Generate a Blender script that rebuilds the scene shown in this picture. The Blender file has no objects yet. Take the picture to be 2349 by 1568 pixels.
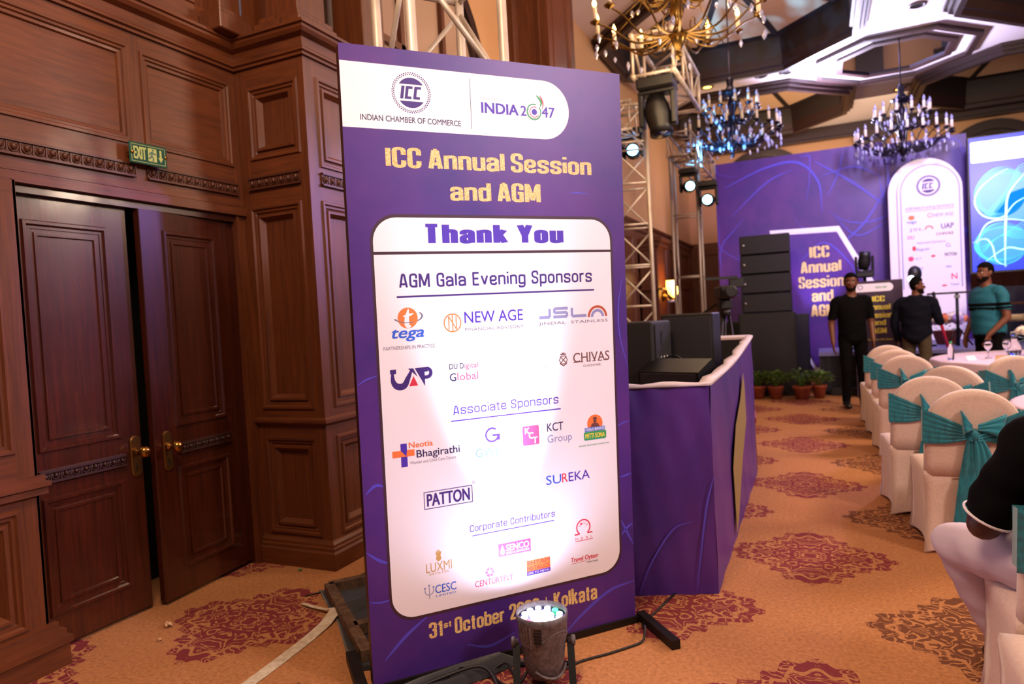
import bpy, math, random
from math import pi, sin, cos, radians as R, sqrt, atan2
from mathutils import Vector, Matrix
random.seed(7)
S = bpy.context.scene
COL = S.collection
V3 = Vector

# ------------------------------------------------------------------ camera, world, exposure
S.view_settings.view_transform = 'Standard'
S.view_settings.look = 'None'
S.view_settings.exposure = 0.0
S.view_settings.gamma = 1.0
S.view_settings.use_curve_mapping = False
CAM_H = 1.45
yaw, pitch, roll = R(24.4), R(-1.87), R(3.15)
fw = V3((-sin(yaw) * cos(pitch), cos(yaw) * cos(pitch), sin(pitch)))
r0 = V3((cos(yaw), sin(yaw), 0)); u0 = r0.cross(fw)
rr = r0 * cos(roll) - u0 * sin(roll); uu = r0 * sin(roll) + u0 * cos(roll)
cd = bpy.data.cameras.new('camera'); cam = bpy.data.objects.new('camera', cd); COL.objects.link(cam)
cam.matrix_world = Matrix(((rr.x, uu.x, -fw.x, 0), (rr.y, uu.y, -fw.y, 0), (rr.z, uu.z, -fw.z, CAM_H), (0, 0, 0, 1)))
cd.sensor_width = 36.0; cd.lens = 24.0; cd.clip_start = 0.05; cd.clip_end = 120
cd.dof.use_dof = True; cd.dof.focus_distance = 2.45; cd.dof.aperture_fstop = 2.6
S.camera = cam

W = bpy.data.worlds.new('world'); S.world = W; W.use_nodes = True
bg = W.node_tree.nodes['Background']
bg.inputs[0].default_value = (0.60, 0.48, 0.58, 1); bg.inputs[1].default_value = 0.18

def lamp(kind, name, loc, energy, color, size=0.3, aim=None, angle=60, blend=0.4):
    l = bpy.data.lights.new(name, kind); l.energy = energy; l.color = color
    if kind == 'AREA': l.size = size
    else: l.shadow_soft_size = size
    if kind == 'SPOT': l.spot_size = R(angle); l.spot_blend = blend
    o = bpy.data.objects.new(name, l); COL.objects.link(o); o.location = loc
    if aim is not None: o.rotation_euler = (V3(aim) - V3(loc)).to_track_quat('-Z', 'Y').to_euler()
    return o
WARM = (1.0, 0.66, 0.36)
# room chandeliers on the 5 m ceiling grid; the two near lamps are unseen fills added for wall and carpet
lamp('POINT', 'chandelier_light_right_middle', (4.05, 7.2, 4.3), 900, (1, .74, .54), 0.6)
lamp('POINT', 'fill_light_right_near', (4.05, 1.4, 4.3), 640, (1, .76, .62), 0.5)
lamp('POINT', 'fill_light_left_near', (-0.9, 0.6, 4.4), 460, (1, .68, .44), 0.6)
lamp('POINT', 'chandelier_light_left_middle', (-1.25, 7.2, 4.0), 90, WARM, 0.6)
# stage wash: lavender beams thrown up on the ceiling and purple wash on the aisle
lamp('SPOT', 'ceiling_wash_light', (0.2, 15.7, 4.6), 2600, (.74, .68, 1), 0.25, (0.9, 14.4, 6.0), 130, 1.0)
lamp('SPOT', 'door_sheen_light', (3.0, 9.5, 5.0), 3200, (.42, .26, 1), 0.25, (-3.3, 2.15, 1.5), 9, .9)  # unseen purple spot added to give the left door its sheen
lamp('SPOT', 'stage_wash_light', (2.0, 9.6, 5.2), 1300, (.62, .48, 1), 0.4, (0.3, 15, 2.2), 80, 0.8)
lamp('SPOT', 'aisle_wash_light', (3.2, 12.2, 5.0), 1200, (.72, .52, 1), 0.4, (0.2, 4.5, 0.2), 60, 0.9)
lamp('SPOT', 'board_fill_light', (5.5, 1.0, 4.6), 760, (.70, .64, 1), 0.3, (-1.15, 2.7, 1.7), 24, 1.0)  # unseen fill spot added to brighten the sponsor board
lamp('SPOT', 'backdrop_uplight', (0.02, 12.6, 0.75), 170, (.55, .50, 1), 0.05, (-0.05, 13.3, 2.6), 60, 0.9)
lamp('SPOT', 'arch_uplight', (1.85, 13.2, 0.75), 430, (.72, .76, 1), 0.06, (1.85, 14.2, 2.5), 75, 0.9)
lamp('AREA', 'cove_light_stage_end', (0.5, 18.6, 4.6), 70, (1, .68, .42), 4.0, (0.5, 20, 5.6))
lamp('POINT', 'gallery_light', (-1.6, 15.8, 4.6), 60, (1, .68, .44), 0.4)
lamp('POINT', 'coffer_light_near', (-1.25, 7.0, 5.5), 40, (1, .75, .62), 0.4)
lamp('POINT', 'coffer_light_far', (-1.25, 12.05, 5.75), 30, (1, .72, .58), 0.3)
lamp('POINT', 'coffer_light_end', (-1.25, 17.15, 5.8), 30, (1, .62, .34), 0.3)
# the glow of moving heads on the crystal chandelier
lamp('SPOT', 'blue_beam_light', (-1.9, 11.4, 3.4), 1500, (.12, .50, 1), 0.06, (-1.25, 12.2, 4.7), 50, 0.6)

# ------------------------------------------------------------------ materials
def lin(h):
    if isinstance(h, tuple): return h if len(h) == 4 else (*h, 1)
    h = h.lstrip('#'); c = [int(h[i:i + 2], 16) / 255 for i in (0, 2, 4)]
    return tuple(x / 12.92 if x <= 0.04045 else ((x + 0.055) / 1.055) ** 2.4 for x in c) + (1,)
MATS = {}
def mat(name, col='#808080', rough=0.5, metal=0.0, emit=0.0, ecol=None, coat=0.0, trans=0.0, spec=None, ior=None, sheen=0.0):
    m = bpy.data.materials.new(name); m.use_nodes = True
    b = m.node_tree.nodes['Principled BSDF']
    b.inputs['Base Color'].default_value = lin(col); b.inputs['Roughness'].default_value = rough
    b.inputs['Metallic'].default_value = metal
    if emit: b.inputs['Emission Color'].default_value = lin(ecol or col); b.inputs['Emission Strength'].default_value = emit
    if coat: b.inputs['Coat Weight'].default_value = coat; b.inputs['Coat Roughness'].default_value = 0.12
    if trans: b.inputs['Transmission Weight'].default_value = trans
    if ior: b.inputs['IOR'].default_value = ior
    if spec is not None: b.inputs['Specular IOR Level'].default_value = spec
    if sheen: b.inputs['Sheen Weight'].default_value = sheen
    MATS[name] = m
    return m
class NT:
    """small helper to wire shader nodes"""
    def __init__(s, m): s.t = m.node_tree; s.b = s.t.nodes['Principled BSDF']
    def n(s, typ, **kw):
        x = s.t.nodes.new(typ)
        for k, v in kw.items():
            if k in x.inputs.keys() if hasattr(x.inputs, 'keys') else False: x.inputs[k].default_value = v
            else: setattr(x, k, v)
        return x
    def L(s, a, b): s.t.links.new(a, b)
    def m(s, op, a, b=None, c=None, clamp=False):
        x = s.t.nodes.new('ShaderNodeMath'); x.operation = op; x.use_clamp = clamp
        for i, v in enumerate((a, b, c)):
            if v is None: continue
            if isinstance(v, (int, float)): x.inputs[i].default_value = v
            else: s.L(v, x.inputs[i])
        return x.outputs[0]
    def mix(s, f, a, b):
        x = s.t.nodes.new('ShaderNodeMix'); x.data_type = 'RGBA'
        for k, v in ((0, f), (6, a), (7, b)):
            if isinstance(v, (int, float, tuple)): x.inputs[k].default_value = v
            elif isinstance(v, str): x.inputs[k].default_value = lin(v)
            else: s.L(v, x.inputs[k])
        return x.outputs[2]
    def coord(s, which='Object'): return s.t.nodes.new('ShaderNodeTexCoord').outputs[which]
    def mapping(s, v, scale=(1, 1, 1), loc=(0, 0, 0), rot=(0, 0, 0)):
        x = s.t.nodes.new('ShaderNodeMapping'); s.L(v, x.inputs[0])
        x.inputs['Scale'].default_value = scale; x.inputs['Location'].default_value = loc; x.inputs['Rotation'].default_value = rot
        return x.outputs[0]
    def noise(s, v, scale=5, detail=3, rough=0.5, dist=0.0):
        x = s.t.nodes.new('ShaderNodeTexNoise'); s.L(v, x.inputs['Vector'])
        x.inputs['Scale'].default_value = scale; x.inputs['Detail'].default_value = detail
        x.inputs['Roughness'].default_value = rough; x.inputs['Distortion'].default_value = dist
        return x.outputs[0]
    def ramp(s, f, stops):
        x = s.t.nodes.new('ShaderNodeValToRGB'); s.L(f, x.inputs[0]); e = x.color_ramp.elements
        while len(e) < len(stops): e.new(0.5)
        for i, (p, c) in enumerate(stops): e[i].position = p; e[i].color = lin(c)
        return x.outputs[0]
    def bump(s, h, strength=0.2, dist=0.01):
        x = s.t.nodes.new('ShaderNodeBump'); s.L(h, x.inputs['Height']); x.inputs['Strength'].default_value = strength
        x.inputs['Distance'].default_value = dist; s.L(x.outputs[0], s.b.inputs['Normal'])

def wood(name, dark, midc, light, horiz=False, rough=0.5, coat=0.06, scale=None):
    m = mat(name, midc, rough, coat=coat); t = NT(m); c = t.coord()
    sc = scale or ((1.0, 1.0, 14) if horiz else (16, 16, 0.8))
    g = t.noise(t.mapping(c, sc), 3.2, 5, 0.62, 0.6)
    big = t.noise(t.mapping(c, (1.3, 1.3, .5)), 1.5, 2)
    col = t.ramp(g, [(0.28, dark), (0.5, midc), (0.74, light)])
    col = t.mix(t.m('MULTIPLY', big, 0.35), col, dark)
    t.L(col, t.b.inputs['Base Color']); t.bump(g, 0.06, 0.004)
    return m
wood('mahogany', '#47200b', '#603012', '#733a16')
wood('mahogany_rail', '#49210b', '#623112', '#753b17', horiz=True)
wood('mahogany_door', '#2e1109', '#40190c', '#501f0f', rough=0.26, coat=0.6, scale=(16, .8, 16))
mat('carved_wood', '#4e2716', 0.5, coat=0.05)
mat('carved_dark', '#331710', 0.48, coat=0.08)
mat('brass_old', '#7d5a2c', 0.34, 0.9); mat('brass_knob', '#b98a45', 0.22, 1.0); mat('brass', '#7c6234', 0.3, 1.0)
mat('black_void', '#020202', 0.9)
mat('beige_wall', '#c79c74', 0.8); mat('beige_panel', '#c2a183', 0.8)
mat('ceiling_white', '#ddd3d6', 0.75)
mat('coffer_wood', '#2e1a19', 0.45, coat=0.1); mat('coffer_dark', '#1c0f10', 0.6)
mat('truss_white', '#cfc4b8', 0.42, 0.35); mat('truss_grey', '#a89a92', 0.45, 0.5)
mat('black_plastic', '#0c0b0d', 0.45); mat('black_cloth', '#0b0a10', 0.9, sheen=.3); mat('black_metal', '#121114', 0.4, 0.6)
mat('grille', '#17151a', 0.7); mat('monitor_back', '#26242b', 0.5); mat('steel', '#8c8a90', 0.3, 1.0)
mat('dark_steel', '#2a2422', 0.5, 0.7); mat('rust', '#5e4636', 0.65, 0.3)
mat('cast_grey', '#5b5258', 0.5, 0.1)
mat('white_print', '#efebf4', 0.5); mat('purple_print', '#46288f', 0.42)
mat('chair_cover', '#d8bdb0', 0.75, sheen=.3); mat('tablecloth', '#cfb8c4', 0.7); mat('sash', '#0b7a80', 0.55, sheen=.4); mat('sash_light', '#0e88a0', 0.5, sheen=.4)
mat('glass', '#ffffff', 0.02, trans=1.0, ior=1.45); mat('crystal', '#cfd6ff', 0.05, trans=.55, ior=1.55)
mat('candle_tube', '#e9dcc4', 0.5); mat('flame', '#ffd9a0', 0.4, emit=30, ecol='#ffb054')
mat('shade_glow', '#fff0c8', 0.5, emit=9, ecol='#ffb84d')
mat('skin', '#6d3f2c', 0.5); mat('skin_dark', '#4a2a20', 0.5); mat('hair', '#050406', 0.8, spec=.1); mat('beard', '#140b09', 0.8, spec=.1); mat('shirt_black', '#08070b', 0.9, spec=.1); mat('trouser_black', '#070609', 0.9, spec=.1)
mat('suit_navy', '#0b0d1c', 0.85, spec=.15); mat('tee_teal', '#0b6076', 0.8); mat('trouser_khaki', '#4a3d2c', 0.85); mat('trouser_white', '#c9bccb', 0.8); mat('shoe', '#0d0b0c', 0.4); mat('piping_white', '#e6e0ea', 0.6)
mat('terracotta', '#8a3d26', 0.8); mat('leaf', '#4f7416', 0.55); mat('leaf_light', '#6f8f2a', 0.55); mat('soil', '#1d130c', 0.95)
mat('tape', '#c9bba6', 0.7); mat('paper', '#c9a27c', 0.85); mat('green_scrap', '#2a8a4c', 0.6)
mat('cable', '#100e11', 0.55); mat('foam_white', '#cfc2c8', 0.7); mat('red_velvet', '#7c1522', 0.7); mat('gold_wood', '#a8742c', 0.4, 0.4)
mat('cream_fabric', '#b9a66c', 0.75); mat('dark_frame', '#3a1d12', 0.4)
mat('stage_top', '#6d6a9c', 0.5); mat('mirror_glass', '#8088ad', 0.04, 1.0)

def carpet():
    m = mat('carpet', '#a8683c', 0.95, spec=0.1); t = NT(m); c = t.coord()
    sep = t.n('ShaderNodeSeparateXYZ'); t.L(c, sep.inputs[0]); X, Y = sep.outputs[0], sep.outputs[1]
    # medallions in columns 0.65 m apart, every other column shifted half a repeat
    xs = t.m('DIVIDE', t.m('ADD', t.m('ADD', X, 0.05), t.m('MULTIPLY', t.m('SUBTRACT', Y, 2.5), 0.032)), 0.66)
    j = t.m('ROUND', xs); fx = t.m('ABSOLUTE', t.m('MULTIPLY', t.m('SUBTRACT', xs, j), 0.66))
    par = t.m('ABSOLUTE', t.m('MODULO', j, 2.0))
    def medal(xoff):
        jj = t.m('ROUND', t.m('ADD', xs, xoff)) if xoff else j
        return jj
    def lattice(shift):
        # columns of one parity only, so that a medallion may be wider than a column
        k = t.m('ROUND', t.m('DIVIDE', t.m('SUBTRACT', xs, shift), 2.0))
        dx = t.m('ABSOLUTE', t.m('MULTIPLY', t.m('SUBTRACT', t.m('SUBTRACT', xs, shift), t.m('MULTIPLY', k, 2.0)), 0.66))
        ys = t.m('DIVIDE', t.m('SUBTRACT', Y, 2.53 + 0.845 * shift), 1.69)
        i = t.m('ROUND', ys); dy = t.m('ABSOLUTE', t.m('MULTIPLY', t.m('SUBTRACT', ys, i), 1.69))
        return k, dx, dy
    out = None
    base_n = t.noise(c, 55, 4, 0.7); soft = t.noise(c, 5, 3)
    tan = t.ramp(base_n, [(0.3, '#8d5d3e'), (0.55, '#b07a50'), (0.75, '#c69162')])
    tan = t.mix(t.m('MULTIPLY', soft, 0.5), tan, '#a56f48')
    col = tan
    for shift in (0.0, 1.0):
        k, dx, dy = lattice(shift)
        comb = t.n('ShaderNodeCombineXYZ'); t.L(dx, comb.inputs[0]); t.L(dy, comb.inputs[1])
        ang = t.m('ARCTAN2', dy, dx); rad = t.m('SQRT', t.m('ADD', t.m('MULTIPLY', dx, dx), t.m('MULTIPLY', dy, dy)))
        lobes = t.m('ADD', 0.375, t.m('MULTIPLY', t.m('COSINE', t.m('MULTIPLY', ang, 4.0)), 0.055))
        lobes = t.m('ADD', lobes, t.m('MULTIPLY', t.m('COSINE', t.m('MULTIPLY', ang, 20.0)), 0.022))
        inside = t.m('LESS_THAN', rad, lobes)
        ring = t.m('LESS_THAN', t.m('ABSOLUTE', t.m('SUBTRACT', rad, t.m('MULTIPLY', lobes, 0.80))), 0.012)
        n1 = t.noise(comb.outputs[0], 8.5, 1.0, 0.4, 1.6)
        swirl = t.m('SINE', t.m('ADD', t.m('MULTIPLY', n1, 44.0), t.m('MULTIPLY', rad, 20.0)))
        fig = t.m('GREATER_THAN', swirl, -0.5)
        fig = t.m('MULTIPLY', fig, t.m('SUBTRACT', 1.0, ring))
        f = t.m('MULTIPLY', inside, fig)
        if shift == 0.0: figcol = '#6e2233'
        else:
            # the odd columns alternate maroon and brown
            isb = t.m('LESS_THAN', t.m('ABSOLUTE', t.m('MODULO', t.m('ADD', k, 100.0), 2.0)), 0.5)
            figcol = t.mix(isb, '#6e2233', '#5c3628')
        col = t.mix(t.m('MULTIPLY', f, 0.9), col, figcol)
    t.L(col, t.b.inputs['Base Color']); t.bump(base_n, 0.5, 0.004)
    return m
carpet()
def tweak_noise(name, c1, c2, scale, stretch=(1, 1, 1), bump=0.0):
    t = NT(MATS[name]); v = t.mapping(t.coord(), stretch); n = t.noise(v, scale, 4, 0.6)
    t.L(t.ramp(n, [(0.35, c1), (0.65, c2)]), t.b.inputs['Base Color'])
    if bump: t.bump(n, bump, 0.004)
tweak_noise('purple_print', '#3a2078', '#562a80', 1.6, (1, 1, .7))
tweak_noise('cast_grey', '#4b4449', '#6b6268', 60, bump=.25)
tweak_noise('truss_white', '#b9aa9a', '#ddd4ca', 9, (1, 1, .3))
tweak_noise('rust', '#4a372b', '#7a5f4c', 25)
tweak_noise('chair_cover', '#d2b6aa', '#dcc4b8', 90, bump=.03)
tweak_noise('sash', '#056072', '#0b8094', 14, (5, 5, 1), bump=.15)
tweak_noise('leaf', '#3d6010', '#648a22', 30); tweak_noise('terracotta', '#7a321f', '#97472c', 20)
tweak_noise('tape', '#b8a78f', '#d8ccba', 30); tweak_noise('black_cloth', '#09080d', '#15131c', 20, bump=.3)
def gold_foil():
    m = mat('gold_print', '#d9b56e', 0.45); t = NT(m); n = t.noise(t.coord(), 160, 2)
    t.L(t.ramp(n, [(0.35, '#c99f58'), (0.6, '#ecd190')]), t.b.inputs['Base Color'])
gold_foil()
def lace():
    m = mat('lace', '#b59a86', 0.8); t = NT(m); v = t.coord()
    n = t.noise(v, 11, 1, .4, 1.5); s = t.m('SINE', t.m('MULTIPLY', n, 70.0))
    t.L(t.mix(t.m('GREATER_THAN', s, .1), '#8e7664', '#cbb5a2'), t.b.inputs['Base Color']); t.bump(s, .3, .006)
lace()

# ------------------------------------------------------------------ mesh builder
def frame(o, x, y, z=None):
    x = V3(x).normalized(); y = V3(y).normalized(); z = V3(z).normalized() if z is not None else x.cross(y)
    return Matrix(((x.x, y.x, z.x, o[0]), (x.y, y.y, z.y, o[1]), (x.z, y.z, z.z, o[2]), (0, 0, 0, 1)))
class MB:
    def __init__(s): s.v = []; s.f = []; s.mi = []; s.sm = []; s.ms = []; s.cur = 0; s.M = None; s.smooth = False; s.starts = []
    def use(s, m):
        m = MATS[m] if isinstance(m, str) else m
        if m not in s.ms: s.ms.append(m)
        s.cur = s.ms.index(m); return s
    def at(s, M=None): s.M = M; return s
    def add(s, vs, fs, smooth=None):
        b = len(s.v); M = s.M; s.starts.append(b)
        s.v += [tuple(M @ V3(p)) for p in vs] if M is not None else [tuple(p) for p in vs]
        for f in fs: s.f.append(tuple(i + b for i in f)); s.mi.append(s.cur); s.sm.append(s.smooth if smooth is None else smooth)
        return s
    def box(s, c, d, rot=0, bev=0.0):
        x, y, z = d[0] / 2, d[1] / 2, d[2] / 2; ca, sa = cos(rot), sin(rot)
        def P(a, b, h): return (c[0] + a * ca - b * sa, c[1] + a * sa + b * ca, c[2] + h)
        if bev <= 0:
            vs = [P(a, b, h) for h in (-z, z) for a, b in ((-x, -y), (x, -y), (x, y), (-x, y))]
            return s.add(vs, [(3, 2, 1, 0), (4, 5, 6, 7), (0, 1, 5, 4), (1, 2, 6, 5), (2, 3, 7, 6), (3, 0, 4, 7)], False)
        e = min(bev, x * .9, y * .9, z * .9); rings = []
        for h, k in ((-z, e), (-z + e, 0), (z - e, 0), (z, e)):
            X, Y = x - k, y - k
            rings.append([P(a, b, h) for a, b in ((-X + e, -Y), (X - e, -Y), (X, -Y + e), (X, Y - e), (X - e, Y), (-X + e, Y), (-X, Y - e), (-X, -Y + e))])
        return s.loft(rings, cap=True, smooth=False)
    def loft(s, rings, cap=True, closed=True, smooth=None):
        n = len(rings[0]); vs = [p for r in rings for p in r]; fs = []
        for i in range(len(rings) - 1):
            for k in range(n if closed else n - 1):
                a, b = i * n + k, i * n + (k + 1) % n; fs.append((a, b, b + n, a + n))
        if cap and closed: fs.append(tuple(range(n - 1, -1, -1))); fs.append(tuple(range((len(rings) - 1) * n, len(rings) * n)))
        return s.add(vs, fs, smooth)
    def tube(s, path, r, n=8, cap=True, smooth=True):
        path = [V3(p) for p in path]; rings = []; up = None
        for i, p in enumerate(path):
            t = (path[min(i + 1, len(path) - 1)] - path[max(i - 1, 0)]).normalized()
            if up is None: up = V3((0, 0, 1)) if abs(t.z) < .9 else V3((1, 0, 0))
            a = t.cross(up).normalized(); up = a.cross(t).normalized()
            q = r[i] if isinstance(r, (list, tuple)) else r
            rings.append([p + (a * cos(2 * pi * k / n) + up * sin(2 * pi * k / n)) * q for k in range(n)])
        return s.loft(rings, cap, True, smooth)
    def bar(s, p0, p1, w, h, up=(0, 0, 1)):
        p0, p1 = V3(p0), V3(p1); t = (p1 - p0).normalized(); up = V3(up)
        if abs(t.dot(up)) > .98: up = V3((1, 0, 0))
        a = t.cross(up).normalized() * (w / 2); b = a.cross(t).normalized() * (h / 2)
        return s.loft([[p + x * a + y * b for x, y in ((-1, -1), (1, -1), (1, 1), (-1, 1))] for p in (p0, p1)], True, True, False)
    def lathe(s, prof, n=20, c=(0, 0, 0), cap=True, smooth=True):
        return s.loft([[(c[0] + r * cos(2 * pi * k / n), c[1] + r * sin(2 * pi * k / n), c[2] + z) for k in range(n)] for r, z in prof], cap, True, smooth)
    def ell(s, c, r, nu=12, nv=8, smooth=True):
        if isinstance(r, (int, float)): r = (r, r, r)
        rings = []
        for i in range(nv + 1):
            a = -pi / 2 + pi * (i if 0 < i < nv else (.02 if i == 0 else nv - .02)) / nv
            rings.append([(c[0] + r[0] * cos(a) * cos(2 * pi * k / nu), c[1] + r[1] * cos(a) * sin(2 * pi * k / nu), c[2] + r[2] * sin(a)) for k in range(nu)])
        return s.loft(rings, True, True, smooth)
    def prism(s, poly, z0, z1):
        n = len(poly)
        return s.loft([[(x, y, z0) for x, y in poly], [(x, y, z1) for x, y in poly]], True, True, False)
    def poly(s, pts): return s.add(pts, [tuple(range(len(pts)))], False)
    def grid(s, fn, nu, nv, smooth=True):
        vs = [fn(i / nu, j / nv) for j in range(nv + 1) for i in range(nu + 1)]
        fs = [(j * (nu + 1) + i, j * (nu + 1) + i + 1, (j + 1) * (nu + 1) + i + 1, (j + 1) * (nu + 1) + i) for j in range(nv) for i in range(nu)]
        return s.add(vs, fs, smooth)
    def build(s, name, parent=None, m=None):
        me = bpy.data.meshes.new(name); me.from_pydata(s.v, [], s.f)
        if m is not None: me.materials.append(MATS[m] if isinstance(m, str) else m)
        else:
            for x in s.ms: me.materials.append(x)
            me.polygons.foreach_set('material_index', s.mi)
        me.polygons.foreach_set('use_smooth', s.sm); me.update()
        o = bpy.data.objects.new(name, me); COL.objects.link(o)
        if parent is not None: o.parent = parent
        return o
def smoothp(P, n=8):
    P = [V3(p) for p in P]; P = [P[0] * 2 - P[1]] + P + [P[-1] * 2 - P[-2]]; C = []
    for i in range(1, len(P) - 2):
        for k in range(n):
            t = k / n; a, b_, c, d = P[i - 1], P[i], P[i + 1], P[i + 2]
            q = .5 * ((2 * b_) + (c - a) * t + (2 * a - 5 * b_ + 4 * c - d) * t * t + (3 * b_ - a - 3 * c + d) * t ** 3); q.z = max(q.z, min(b_.z, c.z)); C.append(q)
    return C + [P[-2]]
def mb(m): return MB().use(m)
def tag(o, label, cat, group=None):
    o['label'] = label; o['category'] = cat
    if group: o['group'] = group
    return o
def thing(name, label, cat, M=None, group=None):
    o = bpy.data.objects.new(name, None); COL.objects.link(o); o.empty_display_size = .1
    if M is not None: o.matrix_world = M if isinstance(M, Matrix) else Matrix.Translation(V3(M))
    return tag(o, label, cat, group)
def struct(o, label=None):
    o['kind'] = 'structure'
    if label: o['label'] = label
    return o
def TR(x, y, z=0, rz=0): return Matrix.Translation((x, y, z)) @ Matrix.Rotation(rz, 4, 'Z')
def kids(o): return [c for c in bpy.data.objects if c.parent == o]
def dup(root, M, label, group=None):
    def cp(o, par):
        c = o.copy(); COL.objects.link(c)
        if par is not None: c.parent = par
        for k in kids(o):
            cp(k, c)
        return c
    c = cp(root, None); c.matrix_world = M; c['label'] = label
    if group: c['group'] = group
    return c

# text: letters of the built-in face turned into flat mesh, fitted between two x and from base to cap height
_TX = {}
def glyphs(s, bold=0.0, shear=0.0):
    key = (s, bold, shear)
    if key not in _TX:
        res = []
        for body in (s, 'H'):
            cu = bpy.data.curves.new('letters', 'FONT'); cu.body = body; cu.size = 1; cu.offset = bold; cu.shear = shear; cu.resolution_u = 3
            ob = bpy.data.objects.new('letters', cu); COL.objects.link(ob)
            bpy.context.view_layer.update()
            ev = ob.evaluated_get(bpy.context.evaluated_depsgraph_get()); me = ev.to_mesh()
            res.append(([tuple(v.co) for v in me.vertices], [tuple(p.vertices) for p in me.polygons])); ev.to_mesh_clear()
            bpy.data.objects.remove(ob); bpy.data.curves.remove(cu)
        cap = max(v[1] for v in res[1][0])
        _TX[key] = (*res[0], cap, min(v[1] for v in res[1][0]))
    return _TX[key]
def text(b, s, x0, x1, y0, y1, z=0.0, bold=0.0, shear=0.0):
    vs, fs, cap, low = glyphs(s, 0.0, shear)
    a, c = min(v[0] for v in vs), max(v[0] for v in vs); e = bold * (y1 - y0) * 1.1
    kx = (x1 - x0 - 2 * e) / (c - a); ky = (y1 - y0 - e) / (cap - low)
    for i, (dx, dy) in enumerate(((0, 0),) if e < 1e-6 else ((0, 0), (2 * e, 0), (e, 0), (0, e), (2 * e, e))):
        b.add([(x0 + dx + (v[0] - a) * kx, y0 + dy + (v[1] - low) * ky, z + 6e-5 * i) for v in vs], fs, False)
    return b
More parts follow.
